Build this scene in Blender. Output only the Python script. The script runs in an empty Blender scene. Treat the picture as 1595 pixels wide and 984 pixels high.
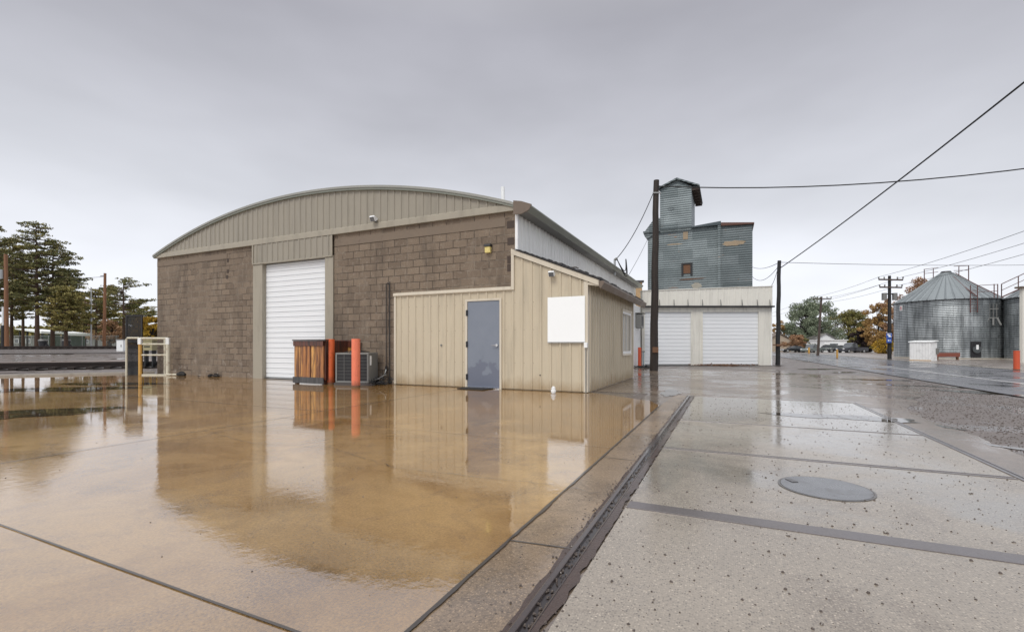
import bpy, math, random
from mathutils import Vector, Matrix, noise as mnoise
random.seed(7)
R = math.radians
C = bpy.context.scene.collection
# ------------------------------------------------------------------ camera, sky, sun, exposure
F, HY, H = 725.0, 538.0, 1.02          # focal length and horizon in pixels of the 1595x984 photograph, eye height in metres
cam = bpy.data.cameras.new('camera'); camo = bpy.data.objects.new('camera', cam); C.objects.link(camo)
camo.location = (0, 0, H); camo.rotation_euler = (R(90), 0, 0)
cam.sensor_width = 36.0; cam.lens = 36.0 * F / 1595.0; cam.shift_y = (HY - 492.0) / 1595.0
cam.clip_start = 0.05; cam.clip_end = 3000
bpy.context.scene.camera = camo
sc = bpy.context.scene
sc.view_settings.view_transform = 'Standard'; sc.view_settings.look = 'None'
sc.view_settings.exposure = 0.14; sc.view_settings.gamma = 1.0
sc.cycles.use_denoising = True
sc.cycles.max_bounces = 6
SUN_EL, SUN_ROT = 48.0, 205.0
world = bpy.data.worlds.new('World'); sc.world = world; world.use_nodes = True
nt = world.node_tree; nt.nodes.clear()
def N(t, typ, **kw):
    n = t.nodes.new(typ)
    for k, v in kw.items(): setattr(n, k, v)
    return n
def ramp(t, stops, interp='LINEAR'):
    n = t.nodes.new('ShaderNodeValToRGB'); cr = n.color_ramp; cr.interpolation = interp
    while len(cr.elements) < len(stops): cr.elements.new(0.5)
    for e, (p, c) in zip(cr.elements, stops):
        e.position = p; e.color = (c if isinstance(c, tuple) else (c, c, c)) + (1,)
    return n
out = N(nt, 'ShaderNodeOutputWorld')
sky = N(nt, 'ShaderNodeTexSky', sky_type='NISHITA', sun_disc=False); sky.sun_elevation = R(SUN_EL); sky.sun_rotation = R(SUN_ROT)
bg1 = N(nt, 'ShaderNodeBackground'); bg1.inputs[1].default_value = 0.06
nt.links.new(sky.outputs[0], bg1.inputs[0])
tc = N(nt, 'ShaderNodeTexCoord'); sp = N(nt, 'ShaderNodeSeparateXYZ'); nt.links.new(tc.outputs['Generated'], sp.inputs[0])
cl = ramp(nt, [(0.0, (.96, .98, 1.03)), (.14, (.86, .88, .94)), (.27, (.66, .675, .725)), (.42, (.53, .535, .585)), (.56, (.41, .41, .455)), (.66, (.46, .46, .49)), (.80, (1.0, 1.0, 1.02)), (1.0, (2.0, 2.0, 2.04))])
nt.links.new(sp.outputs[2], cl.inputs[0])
mp = N(nt, 'ShaderNodeMapping'); mp.inputs['Scale'].default_value = (1.1, 1.1, 3.0)
nz = N(nt, 'ShaderNodeTexNoise'); nz.inputs['Scale'].default_value = 1.7; nz.inputs['Detail'].default_value = 4; nz.inputs['Roughness'].default_value = .5
nt.links.new(tc.outputs['Generated'], mp.inputs[0]); nt.links.new(mp.outputs[0], nz.inputs['Vector'])
nr = ramp(nt, [(.32, .90), (.68, 1.10)]); nt.links.new(nz.outputs[0], nr.inputs[0])
mx = N(nt, 'ShaderNodeMix', data_type='RGBA', blend_type='MULTIPLY'); mx.inputs[0].default_value = 1
nt.links.new(cl.outputs[0], mx.inputs[6]); nt.links.new(nr.outputs[0], mx.inputs[7])
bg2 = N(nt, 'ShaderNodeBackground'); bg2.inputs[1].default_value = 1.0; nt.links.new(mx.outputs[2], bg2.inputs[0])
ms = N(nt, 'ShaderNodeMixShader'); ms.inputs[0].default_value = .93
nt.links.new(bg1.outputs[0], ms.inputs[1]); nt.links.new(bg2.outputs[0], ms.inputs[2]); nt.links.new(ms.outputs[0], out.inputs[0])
sun = bpy.data.lights.new('sun', 'SUN'); sun.energy = 1.5; sun.angle = R(25); sun.color = (1, .97, .92)
suno = bpy.data.objects.new('sun', sun); C.objects.link(suno)
sd = Vector((-.42, -.72, 1.0)).normalized()      # towards the sun, behind the camera and a little left
suno.rotation_euler = sd.to_track_quat('Z', 'Y').to_euler()

# ------------------------------------------------------------------ frames of reference
TH = math.atan(F / 1571.0)
CX, CY = (917 - 797.5) / F * (H * F / (611.8 - HY)), H * F / (611.8 - HY)     # front right corner of the lean-to
AX = (math.cos(TH), -math.sin(TH)); AY = (math.sin(TH), math.cos(TH))
def W(x, y, z=0.0):      # yard frame -> world
    return Vector((CX + x * AX[0] + y * AY[0], CY + x * AX[1] + y * AY[1], z))
def loc2(X, Y):          # world -> yard frame
    dx, dy = X - CX, Y - CY
    return dx * AX[0] + dy * AX[1], dx * AY[0] + dy * AY[1]
def gp(px, py, z=0.0):   # a point on the ground seen at a pixel
    Y = (H - z) * F / (py - HY); return Vector(((px - 797.5) / F * Y, Y, z))
def at(px, py, Y):
    return Vector(((px - 797.5) / F * Y, Y, H + (HY - py) / F * Y))
def fr(px, py, yl=0.0):  # on a plane parallel to the warehouse front -> x, z
    r = (px - 797.5) / F
    bx, by = CX + yl * AY[0], CY + yl * AY[1]
    x = (r * by - bx) / (AX[0] - r * AX[1]); Y = by + x * AX[1]
    return x, H + (HY - py) / F * Y
def sd_(px, py, xl=0.0): # on a plane parallel to the warehouse side -> y, z
    r = (px - 797.5) / F
    bx, by = CX + xl * AX[0], CY + xl * AX[1]
    y = (r * by - bx) / (AY[0] - r * AY[1]); Y = by + y * AY[1]
    return y, H + (HY - py) / F * Y
def sstep(a, b, t):
    t = max(0, min(1, (t - a) / (b - a))); return t * t * (3 - 2 * t)
def gz(X, Y):            # height of the terrain
    l = 1 - sstep(-9, 6, X * 1.0 if Y < 1 else X / max(Y, 1) * 20)
    r = sstep(2, 9, X / max(Y, 1) * 20)
    z = l * (.70 * sstep(22, 50, Y)) + r * (-.42 * sstep(52, 98, Y))
    return z

# ------------------------------------------------------------------ helpers
class MB:
    def __init__(s): s.v = []; s.f = []
    def add(s, vs, fs):
        o = len(s.v); s.v += [tuple(v) for v in vs]; s.f += [tuple(i + o for i in f) for f in fs]; return s
    def box(s, x0, x1, y0, y1, z0, z1):
        vs = [(x, y, z) for z in (z0, z1) for y in (y0, y1) for x in (x0, x1)]
        return s.add(vs, [(0, 2, 3, 1), (4, 5, 7, 6), (0, 1, 5, 4), (2, 6, 7, 3), (0, 4, 6, 2), (1, 3, 7, 5)])
    def obox(s, c, size, rot=0, tilt=None):
        m = Matrix.Rotation(rot, 4, 'Z')
        if tilt is not None: m = m @ tilt
        a, b, d = [k / 2 for k in size]
        vs = [Vector(c) + m @ Vector((x, y, z)) for z in (-d, d) for y in (-b, b) for x in (-a, a)]
        return s.add(vs, [(0, 2, 3, 1), (4, 5, 7, 6), (0, 1, 5, 4), (2, 6, 7, 3), (0, 4, 6, 2), (1, 3, 7, 5)])
    def tube(s, p0, p1, r0, r1=None, n=10, cap=True):
        r1 = r0 if r1 is None else r1
        p0, p1 = Vector(p0), Vector(p1); d = (p1 - p0)
        if d.length < 1e-6: return s
        q = d.to_track_quat('Z', 'Y').to_matrix()
        vs = []
        for p, r in ((p0, r0), (p1, r1)):
            for i in range(n):
                a = 2 * math.pi * i / n; vs.append(p + q @ Vector((math.cos(a) * r, math.sin(a) * r, 0)))
        fs = [(i, (i + 1) % n, n + (i + 1) % n, n + i) for i in range(n)]
        if cap: fs += [tuple(reversed(range(n))), tuple(range(n, 2 * n))]
        return s.add(vs, fs)
    def path(s, pts, r, n=6):
        pts = [Vector(p) for p in pts]
        rs = r if isinstance(r, (list, tuple)) else [r] * len(pts)
        o = len(s.v)
        for k, p in enumerate(pts):
            d = (pts[min(k + 1, len(pts) - 1)] - pts[max(k - 1, 0)]).normalized()
            up = Vector((0, 0, 1)) if abs(d.z) < .95 else Vector((0, 1, 0))
            a1 = d.cross(up).normalized(); a2 = d.cross(a1).normalized()
            for i in range(n):
                a = 2 * math.pi * i / n; s.v.append(tuple(p + a1 * math.cos(a) * rs[k] + a2 * math.sin(a) * rs[k]))
        for k in range(len(pts) - 1):
            for i in range(n):
                s.f.append((o + k * n + i, o + k * n + (i + 1) % n, o + (k + 1) * n + (i + 1) % n, o + (k + 1) * n + i))
        s.f.append(tuple(o + i for i in reversed(range(n)))); s.f.append(tuple(o + (len(pts) - 1) * n + i for i in range(n)))
        return s
    def prism(s, poly, y0, y1, axis='y'):   # polygon in (x,z) pushed along y, or (y,z) along x, or (x,y) along z
        n = len(poly)
        def m(a, b, t): return (a, t, b) if axis == 'y' else ((t, a, b) if axis == 'x' else (a, b, t))
        vs = [m(a, b, y0) for a, b in poly] + [m(a, b, y1) for a, b in poly]
        return s.add(vs, [tuple(range(n)), tuple(reversed(range(n, 2 * n)))] + [(i, (i + 1) % n, n + (i + 1) % n, n + i) for i in range(n)])
    def quad(s, a, b, c, d): return s.add([a, b, c, d], [(0, 1, 2, 3)])
    def build(s, name, m, parent=None, smooth=False, bevel=0, loc=None, rotz=0, recalc=True):
        me = bpy.data.meshes.new(name); me.from_pydata(s.v, [], s.f); me.update()
        if recalc:
            import bmesh
            bm = bmesh.new(); bm.from_mesh(me); bmesh.ops.recalc_face_normals(bm, faces=bm.faces); bm.to_mesh(me); bm.free()
        me.materials.append(m)
        o = bpy.data.objects.new(name, me); C.objects.link(o)
        if parent is not None: o.parent = parent
        if loc is not None: o.location = loc
        o.rotation_euler[2] = rotz
        if smooth:
            for p in me.polygons: p.use_smooth = True
            try:
                me.set_sharp_from_angle(angle=R(40))
            except Exception: pass
        if bevel:
            b = o.modifiers.new('bevel', 'BEVEL'); b.width = bevel; b.segments = 2; b.limit_method = 'ANGLE'
        return o
def tag(o, label=None, cat=None, group=None, kind=None):
    if label: o['label'] = label
    if cat: o['category'] = cat
    if group: o['group'] = group
    if kind: o['kind'] = kind
    return o
def thing(name, label, cat, loc=(0, 0, 0), rotz=0, group=None):
    o = bpy.data.objects.new(name, None); C.objects.link(o); o.location = loc; o.rotation_euler = (0, 0, rotz)
    o.empty_display_size = .2
    return tag(o, label, cat, group)
def copy_tree(o, parent=None):
    c = o.copy(); C.objects.link(c); c.parent = parent
    for ch in list(o.children): copy_tree(ch, c)
    return c
YR = -TH   # rotation of the yard frame

# ------------------------------------------------------------------ materials
def newmat(name):
    m = bpy.data.materials.new(name); m.use_nodes = True
    t = m.node_tree; b = t.nodes['Principled BSDF']; return m, t, b
def mixc(t, fac, a, b, mode='MIX'):
    n = t.nodes.new('ShaderNodeMix'); n.data_type = 'RGBA'; n.blend_type = mode
    for i, v in ((0, fac), (6, a), (7, b)):
        if hasattr(v, 'links') or isinstance(v, bpy.types.NodeSocket): t.links.new(v, n.inputs[i])
        elif isinstance(v, (tuple, list)): n.inputs[i].default_value = tuple(v)[:3] + (1,)
        else: n.inputs[i].default_value = v if i == 0 else (v, v, v, 1)
    return n.outputs[2]
def tnoise(t, scale, detail=4, rough=.55, vec=None, stretch=None, dist=0, coord='Object'):
    if vec is None:
        c = t.nodes.new('ShaderNodeTexCoord'); vec = c.outputs[coord]
    if stretch:
        mpn = t.nodes.new('ShaderNodeMapping'); mpn.inputs['Scale'].default_value = stretch; t.links.new(vec, mpn.inputs[0]); vec = mpn.outputs[0]
    n = t.nodes.new('ShaderNodeTexNoise'); n.inputs['Scale'].default_value = scale; n.inputs['Detail'].default_value = detail
    n.inputs['Roughness'].default_value = rough; n.inputs['Distortion'].default_value = dist
    t.links.new(vec, n.inputs['Vector']); return n.outputs[0]
def rp(t, fac, stops, interp='LINEAR'):
    n = ramp(t, stops, interp); t.links.new(fac, n.inputs[0]); return n.outputs[0]
def bump(t, b, h, strength=.3, dist=.01, inp='Normal'):
    n = t.nodes.new('ShaderNodeBump'); n.inputs['Strength'].default_value = strength; n.inputs['Distance'].default_value = dist
    t.links.new(h, n.inputs['Height']); t.links.new(n.outputs[0], b.inputs[inp]); return n
def sc3(c, k): return tuple(min(1, v * k) for v in c)
def mat(name, col, rough=.6, metal=0, var=.18, scale=3, streak=None, b=0, bscale=40, coat=0, dirt=None, dirtcol=(.08, .06, .04), splash=None, splashcol=(.30, .19, .09)):
    m, t, p = newmat(name)
    n1 = tnoise(t, scale, 5, .6)
    c = mixc(t, n1, sc3(col, 1 - var * 1.3), sc3(col, 1 + var * 1.3))
    n2 = tnoise(t, scale * 9, 3, .6)
    c = mixc(t, rp(t, n2, [(.3, 0.0), (.7, .35)]), c, sc3(col, 1 - var))
    if streak:
        n3 = tnoise(t, 1, 4, .6, stretch=streak)
        c = mixc(t, rp(t, n3, [(.52, 0.0), (.75, .55)]), c, sc3(col, .62))
    if dirt:
        n4 = tnoise(t, dirt, 6, .7)
        c = mixc(t, rp(t, n4, [(.55, 0.0), (.72, .75)]), c, dirtcol)
    if splash:
        cz = t.nodes.new('ShaderNodeTexCoord').outputs['Object']; sz = t.nodes.new('ShaderNodeSeparateXYZ'); t.links.new(cz, sz.inputs[0])
        mz = t.nodes.new('ShaderNodeMath'); mz.operation = 'MULTIPLY_ADD'; mz.inputs[1].default_value = -.9 / splash
        t.links.new(sz.outputs[2], mz.inputs[0]); t.links.new(tnoise(t, 2.3, 6, .7, vec=cz, stretch=(1, 1, .6)), mz.inputs[2])
        c = mixc(t, rp(t, mz.outputs[0], [(.02, 0.0), (.45, .75)]), c, splashcol)
    t.links.new(c, p.inputs['Base Color'])
    rr = rp(t, n1, [(.3, max(0, rough - .1)), (.7, min(1, rough + .1))]); t.links.new(rr, p.inputs['Roughness'])
    p.inputs['Metallic'].default_value = metal
    if coat: p.inputs['Coat Weight'].default_value = coat; p.inputs['Coat Roughness'].default_value = .08
    if b: bump(t, p, tnoise(t, bscale, 4, .6), b, .01)
    return m

def wet_ground(name, col, col2, ior=1.9, rough=(.02, .12), speck=0.5, aggregate=0.0, coatw=1.0, bumpk=.05, cov=(.30, .50), stain=(.06, .04, .025), tint=None, stainat=(.50, .66), dry=0.0, wetdir=None, ragged=0, grain=.25, drylight=0, dryhue=(.97, .95), wetmid=5.5):
    """wet pavement: matt stone below a thin film of water"""
    m, t, p = newmat(name)
    c0 = t.nodes.new('ShaderNodeTexCoord').outputs['Object']
    big = tnoise(t, .45, 5, .6, vec=c0)
    c = mixc(t, rp(t, big, [(.32, 0.0), (.68, 1.0)]), col, col2)
    mid = tnoise(t, 3.1, 6, .65, vec=c0, stretch=(1, .55, 1), dist=.6)
    c = mixc(t, rp(t, mid, [(.35, 0.0), (.72, .45)]), c, sc3(col, .62))
    st = tnoise(t, 1.3, 7, .72, vec=c0, dist=.8)
    c = mixc(t, rp(t, st, [(stainat[0], 0.0), (stainat[1], .65)]), c, stain)
    fine = tnoise(t, 90, 3, .7, vec=c0)
    c = mixc(t, rp(t, fine, [(.35, 0.0), (.7, .5)]), c, sc3(col, 1.45))
    if aggregate:
        v = t.nodes.new('ShaderNodeTexVoronoi'); v.inputs['Scale'].default_value = 105; t.links.new(c0, v.inputs['Vector'])
        sep = t.nodes.new('ShaderNodeSeparateColor'); t.links.new(v.outputs['Color'], sep.inputs[0])
        ag = rp(t, sep.outputs[0], [(0.0, sc3(col, .25)), (.3, sc3(col, .7)), (.6, col), (.9, sc3(col, 1.35)), (1.0, sc3(col, 1.9))])
        edge = rp(t, v.outputs['Distance'], [(.25, 1.0), (.55, 0.0)])
        am = t.nodes.new('ShaderNodeMath'); am.operation = 'MULTIPLY'; am.inputs[1].default_value = aggregate; t.links.new(edge, am.inputs[0])
        c = mixc(t, am.outputs[0], c, ag)
    if speck:
        v2 = t.nodes.new('ShaderNodeTexVoronoi'); v2.inputs['Scale'].default_value = 38; t.links.new(c0, v2.inputs['Vector'])
        s2 = rp(t, v2.outputs['Distance'], [(.05, 1.0), (.13, 0.0)])
        gate = rp(t, tnoise(t, 1.1, 4, .6, vec=c0), [(.42, 0.0), (.56, 1.0)])
        mm = t.nodes.new('ShaderNodeMath'); mm.operation = 'MULTIPLY'; t.links.new(s2, mm.inputs[0]); t.links.new(gate, mm.inputs[1])
        m2 = t.nodes.new('ShaderNodeMath'); m2.operation = 'MULTIPLY'; t.links.new(mm.outputs[0], m2.inputs[0]); m2.inputs[1].default_value = speck
        c = mixc(t, m2.outputs[0], c, (.03, .022, .018))
    p.inputs['Roughness'].default_value = .55; p.inputs['Specular IOR Level'].default_value = .25
    fnz = tnoise(t, .8, 6, .62, vec=c0, dist=.5)
    if wetdir:
        sy = t.nodes.new('ShaderNodeSeparateXYZ'); t.links.new(c0, sy.inputs[0])
        ma = t.nodes.new('ShaderNodeMath'); ma.operation = 'MULTIPLY_ADD'; t.links.new(sy.outputs[1], ma.inputs[0]); ma.inputs[1].default_value = -wetdir; t.links.new(fnz, ma.inputs[2])
        mb = t.nodes.new('ShaderNodeMath'); mb.operation = 'SUBTRACT'; t.links.new(ma.outputs[0], mb.inputs[0]); mb.inputs[1].default_value = wetdir * wetmid; fnz = mb.outputs[0]
    film = rp(t, fnz, [(cov[0], 1.0), (cov[1], 0.0)])
    if drylight: c = mixc(t, rp(t, film, [(0.0, 1.0), (1.0, 0.0)]), c, mixc(t, 1.0, c, (drylight, drylight * dryhue[0], drylight * dryhue[1]), 'MULTIPLY'))
    t.links.new(c, p.inputs['Base Color'])
    cw = rp(t, film, [(0.0, coatw * (1 - dry)), (1.0, coatw)]); t.links.new(cw, p.inputs['Coat Weight'])
    p.inputs['Coat IOR'].default_value = ior
    cr = rp(t, film, [(0.0, rough[1]), (1.0, rough[0])]); t.links.new(cr, p.inputs['Coat Roughness'])
    # ripples: weak and wide, plus a fine grain where the film is thin
    bn = tnoise(t, 14, 4, .6, vec=c0, stretch=(1, 1, 1)); fn = tnoise(t, 120, 3, .6, vec=c0)
    hm = mixc(t, grain, bn, fn)
    cb_ = bump(t, p, hm, bumpk, .01, 'Coat Normal')
    if ragged:
        t.links.new(rp(t, film, [(0.0, ragged), (1.0, bumpk)]), cb_.inputs['Strength'])
    bump(t, p, fn, .4, .004, 'Normal')
    return m

M = {}
M['slab'] = wet_ground('wet_tan_concrete', (.265, .142, .036), (.125, .064, .017), ior=3.9, rough=(.0, .035), speck=.55, bumpk=.03, cov=(.36, .56), stain=(.075, .040, .018), stainat=(.50, .64), wetdir=.05, ragged=.12, grain=.035, drylight=1.6, dryhue=(1.15, 1.65), wetmid=7.6)
M['apron'] = wet_ground('wet_grey_concrete', (.175, .132, .096), (.105, .080, .059), ior=2.8, rough=(.01, .15), speck=.8, aggregate=.4, bumpk=.10, cov=(.36, .50), stain=(.035, .024, .016), stainat=(.47, .62), dry=.35)
M['deck'] = wet_ground('scale_deck_concrete', (.235, .208, .168), (.15, .130, .104), ior=2.7, rough=(.01, .16), speck=.9, aggregate=.85, bumpk=.12, cov=(.38, .52), stain=(.06, .042, .028), stainat=(.51, .66), dry=.3, wetdir=.05, grain=.12, drylight=1.25)
M['gravel'] = wet_ground('wet_gravel', (.135, .108, .094), (.075, .060, .052), ior=1.9, rough=(.02, .40), speck=.9, aggregate=.9, bumpk=.5, cov=(.40, .46), stain=(.05, .04, .03), dry=.6)
M['road'] = wet_ground('wet_asphalt', (.085, .085, .095), (.06, .06, .07), ior=1.6, rough=(.1, .35), speck=.2, aggregate=.3, bumpk=.2, cov=(.4, .55), stain=(.03, .03, .035), dry=.2)
def water_mat():
    m, t, p = newmat('puddle_water')
    n = tnoise(t, 1.2, 4, .6); c = mixc(t, n, (.07, .052, .036), (.035, .028, .022)); t.links.new(c, p.inputs['Base Color'])
    p.inputs['Roughness'].default_value = .02; p.inputs['IOR'].default_value = 1.6
    bump(t, p, tnoise(t, 9, 3, .5), .02, .01); return m
M['water'] = water_mat()

def block_mat():
    m, t, p = newmat('painted_concrete_block')
    co = t.nodes.new('ShaderNodeTexCoord').outputs['Object']
    sx = t.nodes.new('ShaderNodeSeparateXYZ'); t.links.new(co, sx.inputs[0])
    ad = t.nodes.new('ShaderNodeMath'); ad.operation = 'ADD'; t.links.new(sx.outputs[0], ad.inputs[0]); t.links.new(sx.outputs[1], ad.inputs[1])
    cb = t.nodes.new('ShaderNodeCombineXYZ'); t.links.new(ad.outputs[0], cb.inputs[0]); t.links.new(sx.outputs[2], cb.inputs[1])
    wob = t.nodes.new('ShaderNodeTexNoise'); wob.inputs['Scale'].default_value = 2.2; t.links.new(cb.outputs[0], wob.inputs['Vector'])
    vm = t.nodes.new('ShaderNodeVectorMath'); vm.operation = 'SCALE'; vm.inputs['Scale'].default_value = .025; t.links.new(wob.outputs['Color'], vm.inputs[0])
    va = t.nodes.new('ShaderNodeVectorMath'); va.operation = 'ADD'; t.links.new(cb.outputs[0], va.inputs[0]); t.links.new(vm.outputs[0], va.inputs[1])
    br = t.nodes.new('ShaderNodeTexBrick'); t.links.new(va.outputs[0], br.inputs['Vector'])
    br.inputs['Scale'].default_value = 1; br.inputs['Brick Width'].default_value = .40; br.inputs['Row Height'].default_value = .190
    br.inputs['Mortar Size'].default_value = .011; br.inputs['Mortar Smooth'].default_value = .5; br.inputs['Bias'].default_value = 0
    br.inputs['Color1'].default_value = (.27, .205, .145, 1); br.inputs['Color2'].default_value = (.165, .122, .086, 1); br.inputs['Mortar'].default_value = (.060, .046, .035, 1)
    n1 = tnoise(t, 1.1, 6, .65, vec=co); c = mixc(t, rp(t, n1, [(.3, 0.0), (.7, .5)]), br.outputs['Color'], (.21, .157, .112))
    n2 = tnoise(t, 9, 6, .7, vec=co); c = mixc(t, rp(t, n2, [(.52, 0.0), (.68, .65)]), c, (.31, .26, .205))
    n3 = tnoise(t, 1, 6, .7, vec=co, stretch=(3, 3, .8)); c = mixc(t, rp(t, n3, [(.55, 0.0), (.68, .6)]), c, (.33, .275, .215))
    n5 = tnoise(t, 34, 4, .7, vec=co); c = mixc(t, rp(t, n5, [(.3, .45), (.62, 0.0)]), c, (.07, .052, .042))
    pm = rp(t, tnoise(t, .55, 5, .7, vec=co, dist=.6), [(.50, 0.0), (.56, .75)])
    pg = t.nodes.new('ShaderNodeMath'); pg.operation = 'MULTIPLY'; t.links.new(pm, pg.inputs[0]); t.links.new(br.outputs['Fac'], pg.inputs[1])
    c = mixc(t, pg.outputs[0], c, (.36, .30, .235))
    wetm = rp(t, tnoise(t, 1, 5, .7, vec=co, stretch=(1.3, 1.3, .35)), [(.52, 0.0), (.66, .55)])
    c = mixc(t, wetm, c, (.085, .064, .048))
    # pale lime bloom close to the ground
    z = rp(t, sx.outputs[2], [(.05, 1.0), (.75, 0.0)]); n4 = tnoise(t, 2.6, 6, .75, vec=co)
    g = t.nodes.new('ShaderNodeMath'); g.operation = 'MULTIPLY'; t.links.new(z, g.inputs[0]); t.links.new(rp(t, n4, [(.56, 0.0), (.66, .8)]), g.inputs[1])
    c = mixc(t, g.outputs[0], c, (.5, .45, .40))
    t.links.new(c, p.inputs['Base Color']); p.inputs['Roughness'].default_value = .8
    hh = mixc(t, .3, rp(t, br.outputs['Fac'], [(0.0, 1.0), (1.0, 0.0)]), n2)
    hh = mixc(t, .25, hh, n5)
    bump(t, p, hh, 1.0, .03); return m
M['block'] = block_mat()
M['beam'] = mat('painted_bond_beam', (.20, .155, .115), .8, var=.15, scale=2, b=.3, bscale=30, dirt=3, dirtcol=(.13, .09, .07))
M['tan'] = mat('tan_metal_siding', (.55, .475, .35), .42, var=.05, scale=1.5, streak=(5, 5, .5), coat=.15, splash=.55, splashcol=(.33, .235, .13))
M['tan_trim'] = mat('tan_metal_trim', (.63, .565, .455), .4, var=.05, scale=2, coat=.15, streak=(7, 7, .8))
M['gable'] = mat('stone_metal_siding', (.31, .28, .225), .45, var=.07, scale=1.2, streak=(4, 4, .4), coat=.1)
M['gable_trim'] = mat('stone_metal_trim', (.35, .315, .25), .45, var=.06, scale=1.4, streak=(4, 4, .8))
M['rake'] = mat('grey_green_rake_metal', (.24, .25, .21), .4, .2, var=.08, scale=2)
M['white_siding'] = mat('white_metal_siding', (.90, .90, .87), .45, var=.06, scale=1.2, streak=(5, 5, .4))
M['cream'] = mat('cream_siding', (.76, .74, .67), .5, var=.06, scale=1, streak=(5, 5, .4))
M['white'] = mat('white_paint', (.86, .87, .87), .4, var=.03, scale=2, streak=(3, 3, 3))
M['rollwhite'] = mat('white_roll_door', (.82, .84, .86), .40, var=.015, scale=.7)
M['panelwhite'] = mat('clean_white_panel', (.93, .95, .95), .45, var=.01, scale=1)
def door_mat():
    m, t, p = newmat('blue_grey_door')
    co = t.nodes.new('ShaderNodeTexCoord').outputs['Object']; s = t.nodes.new('ShaderNodeSeparateXYZ'); t.links.new(co, s.inputs[0])
    n = tnoise(t, 3, 5, .6, vec=co); c = mixc(t, n, (.18, .205, .25), (.22, .245, .295))
    ad = t.nodes.new('ShaderNodeMath'); ad.operation = 'MULTIPLY_ADD'; t.links.new(n, ad.inputs[0]); ad.inputs[1].default_value = 1.4; t.links.new(s.outputs[2], ad.inputs[2])
    w = rp(t, ad.outputs[0], [(1.10, 1.0), (1.14, 0.0)]) if False else None
    mr = t.nodes.new('ShaderNodeMapRange'); mr.inputs['From Min'].default_value = 1.16; mr.inputs['From Max'].default_value = 1.26; mr.inputs['To Min'].default_value = .8; mr.inputs['To Max'].default_value = 0
    t.links.new(ad.outputs[0], mr.inputs['Value'])
    c = mixc(t, mr.outputs[0], c, (.135, .15, .20)); t.links.new(c, p.inputs['Base Color']); p.inputs['Roughness'].default_value = .35; return m
M['door'] = door_mat()
M['gutter'] = mat('brown_gutter_metal', (.17, .13, .10), .45, .1, var=.12, scale=3)
M['soffit'] = mat('grey_soffit', (.22, .215, .20), .6, var=.08, scale=3)
M['shingle'] = mat('black_shingles', (.035, .034, .036), .75, var=.3, scale=8, b=.6, bscale=60)
M['dark'] = mat('black_metal', (.02, .02, .022), .5, var=.2, scale=6)
M['rubber'] = mat('black_rubber', (.022, .02, .018), .75, var=.25, scale=20, b=.5, bscale=120)
M['steel'] = mat('galvanised_steel', (.42, .43, .43), .4, .6, var=.1, scale=5)
M['chrome'] = mat('bright_steel', (.8, .8, .8), .2, 1, var=.03, scale=5)
M['orange'] = mat('orange_safety_paint', (.80, .155, .045), .45, var=.12, scale=5, dirt=7, dirtcol=(.30, .07, .03), b=.1, bscale=12, splash=.5, splashcol=(.10, .04, .02))
M['orange2'] = mat('faded_orange_paint', (.86, .22, .12), .4, var=.1, scale=4, streak=(9, 9, .8), b=.1, bscale=12, dirt=11, dirtcol=(.45, .12, .06), splash=.35, splashcol=(.16, .06, .035))
M['redorange'] = mat('red_orange_paint', (.62, .10, .04), .5, var=.12, scale=4)
M['yellow'] = mat('yellow_paint', (.60, .34, .08), .5, var=.2, scale=6, dirt=7, dirtcol=(.25, .12, .05))
M['creampipe'] = mat('cream_pipe_paint', (.62, .58, .46), .5, var=.12, scale=6, dirt=8, dirtcol=(.28, .16, .08))
M['acgrey'] = mat('grey_cabinet_metal', (.21, .21, .20), .45, .1, var=.08, scale=4)
M['lamp'] = mat('yellowed_lens', (.80, .66, .25), .3, var=.12, scale=9)
M['concrete'] = mat('pale_concrete', (.42, .38, .32), .6, var=.15, scale=4, dirt=5, dirtcol=(.2, .16, .12), coat=.5)
M['wire'] = mat('black_cable', (.012, .012, .013), .6, var=.1, scale=5)
M['ply'] = mat('weathered_plywood', (.40, .27, .15), .8, var=.2, scale=3, streak=(6, 6, .8))
M['boarded'] = mat('old_brown_boards', (.17, .085, .045), .8, var=.3, scale=5, streak=(14, 14, 1))
M['glass_dark'] = None
m, t, p = newmat('window_glass'); p.inputs['Base Color'].default_value = (.10, .11, .12, 1); p.inputs['Roughness'].default_value = .05; p.inputs['IOR'].default_value = 1.5; p.inputs['Coat Weight'].default_value = .5
t.links.new(mixc(t, tnoise(t, 2, 3), (.07, .08, .09), (.15, .16, .17)), p.inputs['Base Color']); M['glass'] = m
def wood_mat(name, a, b_, dark, scale=1.0, fine=6):
    m, t, p = newmat(name)
    g = t.nodes.new('ShaderNodeNewGeometry'); co = t.nodes.new('ShaderNodeTexCoord').outputs['Object']
    c = mixc(t, rp(t, g.outputs['Random Per Island'], [(0.0, 0.0), (1.0, 1.0)]), a, b_)
    n = tnoise(t, scale, 6, .65, vec=co, stretch=(14, 14, 1.2), dist=.4)
    c = mixc(t, rp(t, n, [(.40, 0.0), (.60, .95)]), c, dark)
    n2 = tnoise(t, fine, 5, .7, vec=co, stretch=(8, 8, 1)); c = mixc(t, rp(t, n2, [(.5, 0.0), (.75, .6)]), c, sc3(dark, .6))
    t.links.new(c, p.inputs['Base Color']); p.inputs['Roughness'].default_value = .42; p.inputs['Coat Weight'].default_value = .35; p.inputs['Coat Roughness'].default_value = .3
    bump(t, p, n, .3, .01); return m
M['fencewood'] = wood_mat('wet_cedar_boards', (.88, .47, .13), (.42, .16, .04), (.13, .045, .018))
M['fencetrim'] = wood_mat('dark_stained_rail', (.16, .045, .022), (.11, .035, .02), (.03, .016, .012))
M['greywood'] = wood_mat('wet_grey_board', (.09, .085, .085), (.07, .066, .066), (.03, .028, .028))
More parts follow.
